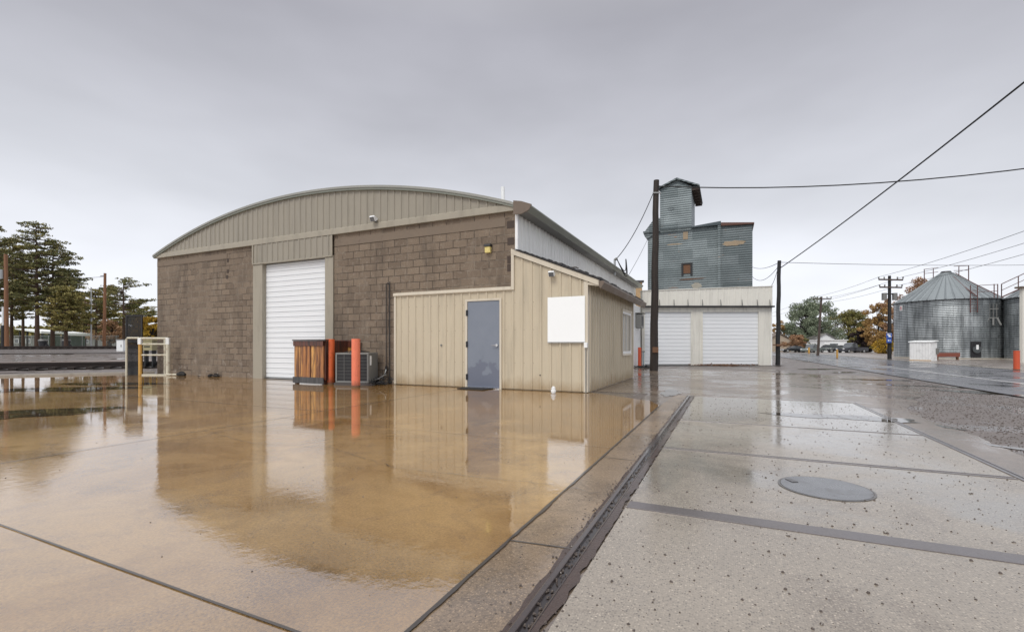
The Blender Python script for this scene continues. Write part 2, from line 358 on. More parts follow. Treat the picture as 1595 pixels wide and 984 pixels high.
def pole_mat(name, a, dark):
    m, t, p = newmat(name); co = t.nodes.new('ShaderNodeTexCoord').outputs['Object']
    n = tnoise(t, 1, 6, .7, vec=co, stretch=(22, 22, .7)); c = mixc(t, rp(t, n, [(.35, 0.0), (.65, 1.0)]), a, dark)
    t.links.new(c, p.inputs['Base Color']); p.inputs['Roughness'].default_value = .7; bump(t, p, n, .6, .02); return m
M['pole'] = pole_mat('creosoted_pole', (.040, .026, .019), (.012, .009, .008))
M['pole_red'] = pole_mat('reddish_pole', (.33, .155, .075), (.15, .075, .04))
M['pole_grey'] = pole_mat('weathered_pole', (.12, .085, .07), (.05, .038, .032))
def corr_mat(name, a, b_, pitch, axis=2, metal=.35, rust=True, vert=None, k=1.0):
    """corrugated iron, sheets of different age"""
    m, t, p = newmat(name); co = t.nodes.new('ShaderNodeTexCoord').outputs['Object']
    s = t.nodes.new('ShaderNodeSeparateXYZ'); t.links.new(co, s.inputs[0])
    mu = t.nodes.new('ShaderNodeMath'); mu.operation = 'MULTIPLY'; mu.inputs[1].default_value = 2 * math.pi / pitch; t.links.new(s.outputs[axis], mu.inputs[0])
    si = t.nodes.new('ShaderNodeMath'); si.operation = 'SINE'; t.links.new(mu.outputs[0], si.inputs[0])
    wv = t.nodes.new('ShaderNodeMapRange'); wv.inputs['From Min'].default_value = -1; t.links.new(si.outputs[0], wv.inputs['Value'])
    br = t.nodes.new('ShaderNodeTexBrick'); cb = t.nodes.new('ShaderNodeCombineXYZ'); t.links.new(s.outputs[0], cb.inputs[0]); t.links.new(s.outputs[2], cb.inputs[1]); t.links.new(cb.outputs[0], br.inputs['Vector'])
    br.inputs['Scale'].default_value = 1; br.inputs['Brick Width'].default_value = 2.4; br.inputs['Row Height'].default_value = .78; br.inputs['Mortar Size'].default_value = .006
    br.inputs['Color1'].default_value = a + (1,); br.inputs['Color2'].default_value = b_ + (1,); br.inputs['Mortar'].default_value = sc3(b_, .45) + (1,)
    c = br.outputs['Color']
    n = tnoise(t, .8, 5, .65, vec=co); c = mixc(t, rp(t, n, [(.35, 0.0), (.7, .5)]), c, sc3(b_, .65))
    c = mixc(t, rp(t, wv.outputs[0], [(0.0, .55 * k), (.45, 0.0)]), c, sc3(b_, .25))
    if rust:
        n2 = tnoise(t, 1, 6, .75, vec=co, stretch=(.5, .5, 2.2)); c = mixc(t, rp(t, n2, [(.64, 0.0), (.70, .8)]), c, (.28, .15, .08))
    t.links.new(c, p.inputs['Base Color']); p.inputs['Metallic'].default_value = metal; p.inputs['Roughness'].default_value = .5
    bump(t, p, wv.outputs[0], .8 * k, .03); return m
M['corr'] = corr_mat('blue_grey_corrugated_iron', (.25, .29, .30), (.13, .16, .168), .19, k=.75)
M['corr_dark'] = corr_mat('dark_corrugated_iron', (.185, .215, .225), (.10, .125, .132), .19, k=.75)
M['exposed'] = mat('exposed_sheathing', (.36, .28, .19), .8, var=.2, scale=2, dirt=3, dirtcol=(.25, .2, .15))

# ------------------------------------------------------------------ ground, slabs and road
def terrain():
    b = MB()
    ys = [-60, -30, -12, -6, 0, 6, 10, 14, 18, 22] + [22 + 2 * i for i in range(1, 43)] + [112, 120, 140, 180, 260, 420, 800, 1600]
    idx = {}
    xs = [-1600, -800, -400, -250, -180, -140, -110] + [-100 + 4 * i for i in range(51)] + [110, 140, 180, 250, 400, 800, 1600]
    for j, y in enumerate(ys):
        for i, x in enumerate(xs):
            idx[i, j] = len(b.v); b.v.append((x, y, gz(x, y)))
    for j in range(len(ys) - 1):
        for i in range(len(xs) - 1):
            b.f.append((idx[i, j], idx[i + 1, j], idx[i + 1, j + 1], idx[i, j + 1]))
    return b.build('ground', M['gravel'], smooth=True)
tag(terrain(), 'wet grey brown gravel ground', kind='structure')
def sheet(name, pts, z, m, label):
    b = MB(); b.add([(q.x, q.y, z) for q in pts], [tuple(range(len(pts)))]); return tag(b.build(name, m), label, kind='structure')
def sheet_y(name, pts, z, m, label, h=None):   # a sheet in the yard frame, textures follow the yard
    b = MB(); b.add([(x, y, z) for x, y in pts], [tuple(range(len(pts)))]) if h is None else b.prism(pts, z - h, z, 'z')
    o = b.build(name, m, loc=W(0, 0, 0), rotz=YR); return tag(o, label, kind='structure')
edge = [(5.18, -16), (5.2, -3.0), (5.3, -.4), (5.7, .7), (6.3, 2.2), (6.9, 4.4), (7.3, 7.0), (7.2, 9.3)]; wig = []
for (xa_, ya_), (xb_, yb_) in zip(edge, edge[1:]):
    k_ = max(2, int(math.hypot(xb_ - xa_, yb_ - ya_) / .12))
    for i in range(k_):
        x_, y_ = xa_ + (xb_ - xa_) * i / k_, ya_ + (yb_ - ya_) * i / k_
        wig.append((x_ + .16 * mnoise.noise(Vector((y_ * .9, 1, 0))) + .07 * mnoise.noise(Vector((y_ * 4, 2, 0))), y_))
sheet_y('driveway', [(-1.6, .5), (1.2, .3), (1.2, -16)] + wig + [(7.2, 9.3), (-1.2, 12.3), (-1.2, 5)], .004, M['apron'], 'wet grey concrete drive beside the lean-to')
lc = [loc2(-13.4, 17.05), loc2(-16.6, 15.1), loc2(-30, 6.9)]
sheet_y('concrete_yard', [(0, 0.02), (0.6, -.36), (1.43, -1.01), (1.665, -1.6), (1.665, -16), (-27, -15.9), lc[1], lc[0], (-15.7, 0.02)], .008, M['slab'], 'wet tan concrete yard mirroring the warehouse')
sheet_y('scale_deck', [(2.125, -16), (4.70, -16), (4.70, .12), (2.125, .12)], .012, M['deck'], 'speckled concrete deck of the truck scale')
# kerb along the tracks
b = MB(); 
p0, p1 = Vector((-34, 4.45, 0)), Vector((-13.2, 17.18, 0)); d = (p1 - p0).normalized(); n_ = Vector((-d.y, d.x, 0))
b.obox((p0 + p1) / 2 + n_ * .09 + Vector((0, 0, .035)), ((p1 - p0).length, .16, .07), math.atan2(d.y, d.x))
tag(b.build('kerb', M['concrete']), 'low pale kerb at the yard edge', kind='structure')
# joints in the tan yard, narrow dark fillets
def joint(x0, y0, x1, y1, w, z, m, name='slab_joint'):
    b = MB(); a, c_ = Vector((x0, y0, 0)), Vector((x1, y1, 0)); n = max(2, int((c_ - a).length / .4)); dd = (c_ - a).normalized(); nn = Vector((-dd.y, dd.x, 0))
    L = []; Rr = []
    for i in range(n + 1):
        q = a.lerp(c_, i / n); k = w * (.75 + .5 * random.random()); o = nn * random.uniform(-.003, .003)
        L.append(q + nn * k / 2 + o); Rr.append(q - nn * k / 2 + o)
    for i in range(n): b.quad((L[i].x, L[i].y, z), (Rr[i].x, Rr[i].y, z), (Rr[i + 1].x, Rr[i + 1].y, z), (L[i + 1].x, L[i + 1].y, z))
    return tag(b.build(name, m, loc=W(0, 0, 0), rotz=YR), 'narrow joint between concrete slabs', kind='structure')
M['joint'] = mat('damp_joint_filler', (.07, .06, .052), .5, var=.2, scale=6, coat=.6)
M['jointlight'] = wet_ground('worn_joint', (.30, .20, .12), (.26, .17, .1), ior=2.0, rough=(.02, .1), speck=.3)
joint(-12, -8.6, 1.66, -8.62, .011, .0125, M['joint'])
joint(-2.95, -8.6, -2.95, -.1, .014, .0125, M['joint'])
joint(-2.95, -5.2, 1.66, -5.2, .010, .0125, M['jointlight'])
joint(-9.4, -8.6, -9.4, -.1, .014, .0125, M['joint'])
joint(-16, -4.6, -2.95, -4.5, .014, .0125, M['joint'])
M['margin'] = wet_ground('stained_rail_margin', (.26, .185, .115), (.13, .09, .058), ior=2.2, rough=(.01, .2), speck=.9, aggregate=.7, bumpk=.12, cov=(.36, .50), stain=(.035, .022, .014), stainat=(.46, .58), dry=.3)
sheet_y('rail_margin', [(1.67, -16), (1.975, -16), (1.975, .26), (1.75, .26), (1.67, -1.5)], .0065, M['margin'], 'stained brown concrete margin along the scale rail')
joint(1.66, -7.6, 2.03, -7.55, .012, .0095, M['joint'])
joint(1.66, -5.6, 2.03, -5.62, .012, .0095, M['joint'])
joint(-.2, 4.6, 5.0, 4.4, .02, .0085, M['joint'])

def crack(pts, w, z):
    # an irregular hairline
    b = MB(); rnd = random.Random(int(abs(pts[0][0]) * 77)); L = []
    for (xa_, ya_), (xb_, yb_) in zip(pts, pts[1:]):
        k_ = max(2, int(math.hypot(xb_ - xa_, yb_ - ya_) / .07))
        for i in range(k_): L.append(Vector((xa_ + (xb_ - xa_) * i / k_ + rnd.gauss(0, .011), ya_ + (yb_ - ya_) * i / k_ + rnd.gauss(0, .011), z)))
    for a, c_ in zip(L, L[1:]):
        d = (c_ - a).normalized(); nn = Vector((-d.y, d.x, 0)) * w * rnd.uniform(.3, 1) / 2; b.quad(a + nn, a - nn, c_ - nn, c_ + nn)
    return tag(b.build('slab_crack', M['joint'], loc=W(0, 0, 0), rotz=YR), 'hairline crack in the wet concrete', kind='structure')
crack([(-2.95, -6.3), (-1.8, -6.55), (-.9, -6.35), (.2, -6.7), (1.64, -6.6)], .006, .0128)
crack([(-6.2, -8.5), (-5.7, -7.2), (-6.1, -6.0), (-5.5, -4.9)], .006, .0128)
crack([(1.68, -6.6), (1.83, -6.66), (1.98, -6.58)], .008, .0128)
crack([(1.68, -4.1), (1.85, -4.02), (1.98, -4.12)], .008, .0128)
crack([(.2, .9), (1.4, 2.2), (2.4, 2.4), (3.9, 3.3)], .012, .0128)
M['edge'] = mat('dark_slab_edge', (.05, .042, .036), .5, var=.3, scale=9, coat=.6)
# truck scale: steel edges and cross strips
M['scalesteel'] = wet_ground('wet_rusty_steel', (.085, .068, .066), (.055, .045, .046), ior=1.8, rough=(.03, .2), speck=.4, bumpk=.1)
M['pit'] = mat('dark_wet_gap', (.018, .012, .011), .35, var=.3, scale=10, coat=.6)
def steel_strip(name, label, boxes, gap=None, m=None):
    t_ = thing(name, label, 'scale edge', W(0, 0, 0), YR)
    b = MB()
    for q in boxes: b.box(*q)
    b.build('steel_bar', m or M['scalesteel'], t_, bevel=.004)
    if gap: g = MB(); g.box(*gap); g.build('gap', M['pit'], t_)
    return t_
sr = steel_strip('scale_rail', 'long dark steel rail and gap along the near side of the scale deck', [(1.998, 2.026, -16, .26, -.02, .019), (2.062, 2.070, -16, .26, -.02, .016)], (2.026, 2.062, -16, .26, -.02, .006), mat('rusty_wet_bar', (.06, .045, .042), .3, .2, var=.3, scale=6, dirt=8, dirtcol=(.09, .045, .03), coat=.8))
M['trough'] = mat('dark_rust', (.055, .032, .025), .42, var=.4, scale=7, b=.9, bscale=60, dirt=6, dirtcol=(.018, .012, .010), coat=.5)
def ragged_band(name, xa_, xb_, y0, y1, z, m, amp_a, amp_b, seed, parent=None):
    b = MB(); y = y0
    while y < y1:
        k1 = mnoise.noise(Vector((y * 2.2, seed, 0))) + .6 * mnoise.noise(Vector((y * 9, seed, 3))); k2 = mnoise.noise(Vector((y * 2.6, seed + 5, 0))) + .7 * mnoise.noise(Vector((y * 11, seed, 7)))
        b.v += [(xa_ + amp_a * k1, y, z), (xb_ + amp_b * k2, y, z)]; y += .03
    for i in range(len(b.v) // 2 - 1): b.f.append((2 * i, 2 * i + 1, 2 * i + 3, 2 * i + 2))
    return b.build(name, m, parent, loc=None if parent else W(0, 0, 0), rotz=0 if parent else YR)
tag(ragged_band('slab_joint', 1.664, 1.682, -16, -1.5, .0128, M['edge'], .004, .012, 9), 'dark broken joint at the edge of the tan slab', kind='structure')
ragged_band('rusty_trough', 2.071, 2.116, -16, .26, .0138, M['trough'], 0, .030, 1, sr)
ragged_band('broken_edge', 1.972, 1.996, -16, .26, .0085, M['trough'], .022, 0, 2, sr)
steel_strip('scale_rail', 'thin dark steel edge along the gravel side of the scale deck', [(4.700, 4.725, -16, .14, -.02, .018), (4.745, 4.765, -16, .14, -.02, .018)], (4.725, 4.745, -16, .14, -.02, .0135))
steel_strip('scale_cross_strip', 'wide grey steel strip across the scale deck nearest the camera', [(2.128, 4.69, -6.86, -6.73, -.01, .0165)])
steel_strip('scale_cross_strip', 'thin double steel strip across the deck beyond the manhole', [(2.128, 4.69, -5.02, -4.99, -.01, .0165), (2.128, 4.69, -4.965, -4.94, -.01, .0165)])
steel_strip('scale_cross_strip', 'thin steel strip across the deck midway along the wet concrete', [(2.128, 4.69, -3.13, -3.09, -.01, .0165)])
steel_strip('scale_cross_strip', 'steel strip closing the far end of the scale deck', [(2.128, 4.69, .122, .150, -.01, .0165)])
mh = thing('manhole_cover', 'round grey steel manhole cover in the scale deck', 'manhole cover', W(3.33, -5.87, .012), YR)
b = MB(); b.tube((0, 0, -.01), (0, 0, .006), .275, n=64); M['manhole'] = mat('grey_steel_plate', (.15, .153, .162), .28, .3, var=.12, scale=5, dirt=5, dirtcol=(.085, .07, .06), coat=.3)
b.build('cover_plate', M['manhole'], mh, bevel=.003)
b = MB(); b.obox((-.195, .09, .0075), (.045, .085, .004), .5); b.build('pry_hole', M['pit'], mh)
b = MB()
for i in range(64):
    a0, a1 = 2 * math.pi * i / 64, 2 * math.pi * (i + 1) / 64
    b.add([(math.cos(a) * r, math.sin(a) * r, .0035) for a in (a0, a1) for r in (.277, .291)], [(0, 1, 3, 2)])
b.build('rim', M['joint'], mh)
# curb band right of the scale
sheet_y('kerb_band', [(4.78, -16), (5.12, -16), (5.12, .6), (4.78, .4)], .008, M['apron'], 'narrow concrete band along the scale')

# road beyond the gravel
def strip(name, off0, off1, y0, y1, z, m, label, ox=9.72, slope=-.026, step=4):
    b = MB(); ys = []; y = y0
    while y < y1: ys.append(y); y += step
    ys.append(y1)
    for y in ys:
        for o in (off0, off1):
            q = W(ox + slope * (y - 7.4) + o, y); b.v.append((q.x, q.y, gz(q.x, q.y) + z))
    for i in range(len(ys) - 1): b.f.append((2 * i, 2 * i + 1, 2 * i + 3, 2 * i + 2))
    return tag(b.build(name, m), label, kind='structure')
strip('road', -1.9, 4.0, -30, 150, .02, M['road'], 'wet grey asphalt road passing the grain bins')
M['linepaint'] = mat('worn_white_line', (.72, .72, .72), .5, var=.2, scale=4, dirt=2.2, dirtcol=(.25, .25, .26), coat=.4)
strip('road_line', -.055, .055, -30, 120, .026, M['linepaint'], 'worn white line on the road')
M['lot'] = wet_ground('wet_brown_lot', (.22, .18, .15), (.16, .13, .11), ior=1.7, rough=(.03, .35), speck=.5, aggregate=.4, bumpk=.3)
strip('pavement', 4.0, 4.35, -30, 120, .03, M['concrete'], 'pale concrete edge beyond the road')
strip('parking_lot', 4.35, 60, 60, 120, .012, M['lot'], 'wet lot where the cars are parked', step=6)
strip('gravel_apron', 4.35, 22, -30, 60, .012, M['lot'], 'wet brown ground around the grain bins', step=6)

def puddle(cx, cy, rx, ry, rot, z, seed, world=True):
    b = MB(); n = 44; pts = []
    for i in range(n):
        a = 2 * math.pi * i / n
        k = .72 + .55 * mnoise.noise(Vector((math.cos(a) * 1.3 + seed, math.sin(a) * 1.3, seed * 3.1))) + .16 * mnoise.noise(Vector((math.cos(a) * 5 + seed, math.sin(a) * 5, 9.7)))
        x, y = math.cos(a) * rx * k, math.sin(a) * ry * k
        pts.append((cx + x * math.cos(rot) - y * math.sin(rot), cy + x * math.sin(rot) + y * math.cos(rot), z))
    b.add(pts, [tuple(range(n))]); return tag(b.build('puddle', M['water']), 'shallow puddle of rain water', kind='structure')
for px, py, rx, ry, rot, sd0 in [(1275, 575, 1.3, .45, .1, 1), (1318, 580, .9, .35, .3, 2), (1375, 592, 1.2, .35, -.4, 3), (1545, 612, 1.5, .5, -.9, 4), (1480, 603, .8, .25, -.7, 5), (1210, 583, .8, .3, 0, 6),
                                 (1430, 660, .7, .16, -1.1, 7), (1520, 690, .5, .12, -1.1, 8), (1395, 600, .8, .2, -.6, 12)]:
    q = gp(px, py); puddle(q.x, q.y, rx, ry, rot, .0065, sd0)
q = gp(1500, 570); puddle(q.x - 1, q.y + 1.6, 4.2, .9, -.55, .018, 9)
q = gp(110, 587); 
for px, py, rx, ry, rot, s0 in [(60, 608, 2.6, .8, .2, 14), (190, 598, 1.6, .5, .1, 15), (90, 640, 1.5, .35, .3, 17), (0, 650, 1.1, .35, .3, 18)]:
    q = gp(px, py); puddle(q.x, q.y, rx, ry, rot, .0115, s0)
q = gp(1045, 612); puddle(q.x, q.y, .9, .25, R(70), .0095, 22)
q = gp(1300, 650); puddle(q.x, q.y, .95, .45, R(-25), .0148, 24)

# loose grit: uncountable small stones
def grit():
    b = MB(); rnd = random.Random(3)
    def stone(x, y, z, r):
        o = len(b.v); k = 5; a0 = rnd.random() * 6
        for i in range(k):
            a = a0 + 2 * math.pi * i / k; rr = r * rnd.uniform(.7, 1.2); b.v.append((x + rr * math.cos(a), y + rr * math.sin(a), z - .001))
        for i in range(k):
            a = a0 + 2 * math.pi * i / k; rr = r * rnd.uniform(.4, .7); b.v.append((x + rr * math.cos(a), y + rr * math.sin(a), z + r * rnd.uniform(.5, .8)))
        for i in range(k): b.f.append((o + i, o + (i + 1) % k, o + k + (i + 1) % k, o + k + i))
        b.f.append(tuple(o + k + i for i in range(k)))
    for _ in range(2600):
        y = -8.9 + 9 * rnd.random() ** 1.3; x = rnd.uniform(2.2, 4.65); q = W(x, y); stone(q.x, q.y, .0125, rnd.choice([.0025, .003, .0035, .0045, .006, .0085]) * rnd.uniform(.6, 1.1))
    for _ in range(350):
        y = rnd.uniform(-9, -2); x = rnd.uniform(1.7, 1.98); q = W(x, y); stone(q.x, q.y, .0045, rnd.uniform(.003, .007))
    for _ in range(260):
        y = -8.9 + 8.5 * rnd.random(); x = rnd.uniform(-5, 1.6); q = W(x, y); stone(q.x, q.y, .0085, rnd.uniform(.0025, .006))
    for _ in range(9000):
        y = -6 + 14 * rnd.random(); x = rnd.uniform(5.2, 7.7); q = W(x, y); stone(q.x, q.y, .0, rnd.uniform(.004, .013))
    for _ in range(2600):
        y = -9 + 9.2 * rnd.random(); x = 1.98 + rnd.gauss(0.075, .05); q = W(x, y); stone(q.x, q.y, .01, rnd.uniform(.003, .008))
    return b.build('gravel_bits', mat('dark_wet_stone', (.085, .065, .054), .4, var=.3, scale=15, coat=.3), recalc=False)
tag(grit(), 'small dark stones strewn over the wet concrete', kind='stuff')

# ------------------------------------------------------------------ ribbed siding
def ribbed(b, x0, x1, zb, zt, y=0.0, pitch=.2286, depth=.022, face=-1, off=0.0, axis='x', ribw=.07):
    """a ribbed sheet between x0 and x1; zb/zt are functions of x or numbers"""
    fb = zb if callable(zb) else (lambda q: zb); ft = zt if callable(zt) else (lambda q: zt)
    k = math.floor((x0 - off) / pitch) - 1; st = [(x0, 0.0)]
    xs = []
    while off + k * pitch < x1 + pitch:
        c = off + k * pitch
        xs += [(c - ribw / 2, 0), (c - ribw / 4, 1), (c + ribw / 4, 1), (c + ribw / 2, 0)]; k += 1
    def hgt(x):
        for (a, ha), (c, hc) in zip(xs, xs[1:]):
            if a <= x <= c: return ha + (hc - ha) * (x - a) / (c - a) if c > a else ha
        return 0
    ps = sorted(set([x0, x1] + [q for q, _ in xs if x0 < q < x1]))
    o = len(b.v)
    for q in ps:
        yy = y + face * depth * hgt(q)
        for z in (fb(q), ft(q)):
            b.v.append((q, yy, z) if axis == 'x' else (yy, q, z))
    for i in range(len(ps) - 1): b.f.append((o + 2 * i, o + 2 * i + 2, o + 2 * i + 3, o + 2 * i + 1))

# ------------------------------------------------------------------ warehouse
XL = fr(245, 500)[0]; XR = fr(803, 400)[0]          # ends of the block front
arcpx = [(244, 399), (302.5, 363), (344, 343), (396, 323), (434, 312), (479, 301), (520, 295.5), (561.6, 292), (620, 291.6), (660, 294.5), (700, 299.4), (750, 308), (800, 318)]
arcp = [fr(a, c) for a, c in arcpx]
# circle through the ends and the crown
(xa, za), (xb, zb_) = arcp[0], arcp[-1]
xm = (xa + xb) / 2; zm = (za + zb_) / 2; zc_ = max(z for _, z in arcp); half = (xb - xa) / 2; rise = zc_ - zm
RC = (half ** 2 + rise ** 2) / (2 * rise); ZC = zc_ - RC
def arc(x):
    z = ZC + math.sqrt(max(0.01, RC ** 2 - (x - xm) ** 2)); return z + (zb_ - za) * (x - xm) / (xb - xa)
print('ARC', [(round(x, 2), round(z, 2), round(arc(x), 2)) for x, z in arcp], XL, XR)
ZT = 4.12            # underside of the gable trim
LEN = 15.4           # length of the warehouse
wh = thing('warehouse', 'long block warehouse with arched tan metal gable behind the wet yard', 'warehouse', W(0, 0, 0), YR)
DX0, DX1 = fr(410.5, 500)[0], fr(508, 500)[0]       # roll door opening
PX0, PX1 = fr(396, 500)[0], fr(520.5, 500)[0]       # jamb trims
DZ = fr(411, 414)[1]; HZ = fr(396, 413)[1]
# block walls: front left, front right, left side, back
b = MB(); b.box(XL, PX0, 0, .2, -.05, ZT); b.box(PX1, XR, 0, .2, -.05, ZT); b.box(XL, XL + .2, .2, LEN, -.05, ZT); b.box(XL + .2, XR, LEN - .2, LEN, -.05, ZT)
b.box(PX0, PX1, .05, .2, HZ, ZT)
b.build('block_wall', M['block'], wh)
b = MB(); b.box(XL + .01, fr(354, 400)[0], -.012, .0, ZT - .30, ZT - .13); b.box(fr(522, 400)[0], XR - .25, -.012, 0, ZT - .33, ZT - .12)
b.build('bond_beam', M['beam'], wh, bevel=.006)
# a broken out row of blocks and rough corner
b = MB(); rnd = random.Random(5)
for z in (3.35, 2.93, 2.74, 3.74): b.box(XR - .2 * rnd.uniform(.9, 1.1), XR - .03, -.006, .004, z, z + .17)
for px, py in ((355, 405), (355, 422), (354, 431)): x, z = fr(px, py); b.box(x - .05, x + .05, -.006, .004, z - .07, z + .05)
b.build('chipped_block', mat('raw_dark_block', (.075, .055, .045), .9, var=.25, scale=8, b=.6, bscale=30), wh)
# vertical crack line right of the door
# gable sheet, base trim, rake
b = MB(); ribbed(b, XL + .05, XR - .02, ZT + .10, lambda q: max(ZT + .11, arc(q) - .04), y=-.03, off=.05)
b.build('gable_siding', M['gable'], wh)
b = MB()
b.prism([(-.075, ZT + .0), (-.075, ZT + .02), (-.068, ZT + .15), (-.02, ZT + .19), (0, ZT + .19), (0, ZT)], XL - .02, XR, 'x'); b.build('base_trim', M['gable_trim'], wh, bevel=.003)
b = MB(); n = 60
for i in range(n):
    a0, a1 = XL - .06 + (XR + .06 - XL) * i / n, XL - .06 + (XR + .06 - XL) * (i + 1) / n
    for (u, v, y0, y1) in ((a0, a1, -.10, .0),):
        z0, z1 = arc(u), arc(v)
        b.add([(u, y0, z0 - .085), (v, y0, z1 - .085), (v, y0, z1 + .02), (u, y0, z0 + .02), (u, y1, z0 - .085), (v, y1, z1 - .085), (v, y1, z1 + .02), (u, y1, z0 + .02)],
              [(0, 1, 2, 3), (0, 4, 5, 1), (3, 2, 6, 7)])
b.build('rake_trim', M['rake'], wh)
# roof: barrel vault
b = MB(); n = 48; nb = len(b.v)
for i in range(n + 1):
    x = XL - .08 + (XR + .30 - XL) * i / n; z = arc(min(x, XR)) + .03 - (max(0, x - XR) * .55)
    for y in (-.12, LEN + .1):
        b.v.append((x, y, z + (0 if y < 1 else -.05 * sstep(XR - 4, XR, x)))); 
    for y in (-.12, LEN + .1): b.v.append((x, y, z - .06 + (0 if y < 1 else -.05 * sstep(XR - 4, XR, x))))
for i in range(n):
    o = 4 * i; b.f += [(o, o + 4, o + 5, o + 1), (o + 2, o + 3, o + 7, o + 6), (o, o + 2, o + 6, o + 4)]
b.build('roof', mat('grey_roof_metal', (.33, .33, .30), .5, .2, var=.1, scale=1), wh)
# side wall
b = MB(); ribbed(b, .02, LEN, 2.2, ZT - .05, y=XR + .02, off=.1, face=1, axis='y'); b.box(XR - .15, XR, .2, LEN - .2, -.05, ZT - .02); b.build('side_siding', M['white_siding'], wh)
b = MB(); b.box(XR - .005, XR + .06, -.015, .05, 2.7, ZT - .02); b.build('corner_trim', M['white'], wh)
# eave: fascia, soffit, gutter
EX = XR + .33
b = MB(); b.box(XR + .01, EX, -.1, LEN, ZT - .06, ZT - .04); b.build('soffit', M['soffit'], wh)
b = MB(); b.prism([(EX, ZT - .08), (EX + .02, ZT - .08), (EX + .10, ZT + .03), (EX + .10, ZT + .06), (EX, ZT + .06)], -.1, LEN, 'y'); b.build('gutter', M['rake'], wh)
b = MB(); b.prism([(XR - .0, ZT + .21), (XR + .2, ZT + .17), (EX + .12, ZT + .07), (EX + .06, ZT - .05), (XR + .20, ZT - .12), (XR + .0, ZT - .11)], -.13, -.1, 'y'); b.build('eave_end_cap', M['gutter'], wh)
# roll door
def rolldoor(name, x0, x1, z0, z1, y, parent, m=None, pitch=.155):
    b = MB(); z = z0; k = 0; prof = []
    while z < z1 - .02:
        prof += [(z, .018), (z + .012, -.012), (z + pitch * .55, -.010), (z + pitch * .62, -.005), (z + pitch * .70, -.011), (z + pitch - .008, -.012)]; z += pitch
    prof = [q for q in prof if q[0] < z1] + [(z1, 0)]
    for (za, ya), (zb2, yb2) in zip(prof, prof[1:]): b.quad((x0, y + ya, za), (x1, y + ya, za), (x1, y + yb2, zb2), (x0, y + yb2, zb2))
    d = b.build(name, m or M['rollwhite'], parent)
    s = MB(); s.box(x0, x1, y - .03, y - .0, z0 - .0, z0 + .05); s.build('bottom_bar', M['steel'], d)
    return d
rolldoor('roll_door', DX0, DX1, .02, DZ + .04, .10, wh)
b = MB(); b.box(DX0 - .02, DX1 + .02, .12, .18, -.02, DZ + .05); b.build('door_backing', M['dark'], wh)
b = MB(); b.box(PX0, DX0, -.045, .095, -.03, HZ - .005); b.box(DX1, PX1, -.045, .095, -.03, HZ - .005); b.build('door_jamb', M['gable_trim'], wh, bevel=.004)
b = MB(); ribbed(b, PX0 + .003, PX1, HZ + .03, ZT - .005, y=-.055, off=.05); b.build('header_siding', M['gable'], wh)
b = MB(); b.box(PX0, PX1, -.075, .09, HZ, HZ + .035); b.box(PX0, PX0 + .05, -.08, -.05, HZ + .036, ZT - .006); b.box(PX1 - .05, PX1, -.08, -.05, HZ + .036, ZT - .006); b.build('header_trim', M['gable_trim'], wh)

# ---- lean-to (same thing as pushed: a room built on to the warehouse)
lt = thing('lean_to', 'tan ribbed metal lean-to with blue-grey door built against the warehouse', 'lean-to', W(0, 0, 0), YR)
LXL = fr(617, 500)[0]; SX = fr(799, 430)[0]; LD = sd_(985.4, 589)[0]
zL = fr(620, 456)[1]; zTop = fr(797, 389)[1]; ex = fr(936, 437)[0]; ez = fr(936, 437)[1]
slope = (ez - zTop) / (ex - SX)
def lroof(x): return zTop + slope * (x - SX)
print('LEANTO', LXL, SX, LD, zL, zTop, ex, ez)
DLX, DRX = fr(730.5, 500)[0], fr(780.5, 500)[0]; DTZ = 2.075
Y0 = -.06
b = MB(); off = fr(721, 500)[0]
ribbed(b, LXL + .06, DLX - .05, .03, zL - .10, y=Y0, off=off); ribbed(b, DLX - .05, DRX + .05, DTZ + .05, zL - .10, y=Y0, off=off)
ribbed(b, DRX + .05, SX, .03, zL - .10, y=Y0, off=off); ribbed(b, SX, -.09, .03, lambda q: lroof(q) - .13, y=Y0, off=off)
ribbed(b, .0, LD, .03, 2.5, y=.0, off=.1, face=1, axis='y', pitch=.2286)
b.build('siding', M['tan'], lt)
b = MB(); b.box(LXL + .01, DLX - .03, Y0 + .03, -.003, .0, zL - .05); b.box(DLX - .03, DRX + .03, Y0 + .03, -.003, DTZ + .03, zL - .05); b.box(DRX + .03, -.04, Y0 + .03, -.003, .0, zL - .05)
b.prism([(SX + .0, .0), (-.04, .0), (-.04, lroof(-.04) - .1), (SX + .0, lroof(SX) - .1)], .002, .1, 'y')
b.box(-.1, -.01, .1, LD - .01, 0, 2.45); b.box(-1.5, -.1, LD - .1, LD - .01, 0, 2.6); b.build('inner_wall', M['tan'], lt)
# trims
b = MB(); b.box(LXL, LXL + .06, Y0 - .03, 0, .02, zL - .10); b.box(-.09, .005, Y0 - .028, .05, .02, lroof(-.09) - .14)
b.box(DLX - .06, DLX, Y0 - .03, -.01, .0, DTZ + .05); b.box(DRX, DRX + .05, Y0 - .03, -.01, .0, DTZ + .05); b.box(DLX, DRX, Y0 - .03, -.01, DTZ + .0, DTZ + .05)
b.box(-.0, .03, LD - .05, LD + .01, .02, 2.42)
b.build('corner_trim', M['tan_trim'], lt, bevel=.003)
b = MB(); b.prism([(Y0 - .05, zL - .10), (Y0 - .055, zL - .085), (Y0 - .05, zL - .03), (-.002, zL + .0), (-.002, zL - .10)], LXL - .01, SX - .002, 'x')
b.box(SX, SX + .07, Y0 - .05, 0, zL - .10, zTop - .03)
b.prism([(SX, lroof(SX) - .0), (ex, lroof(ex)), (ex, lroof(ex) - .12), (SX, lroof(SX) - .12)], Y0 - .055, Y0 - .02, 'y')
b.build('roof_edge_trim', M['tan_trim'], lt, bevel=.003)
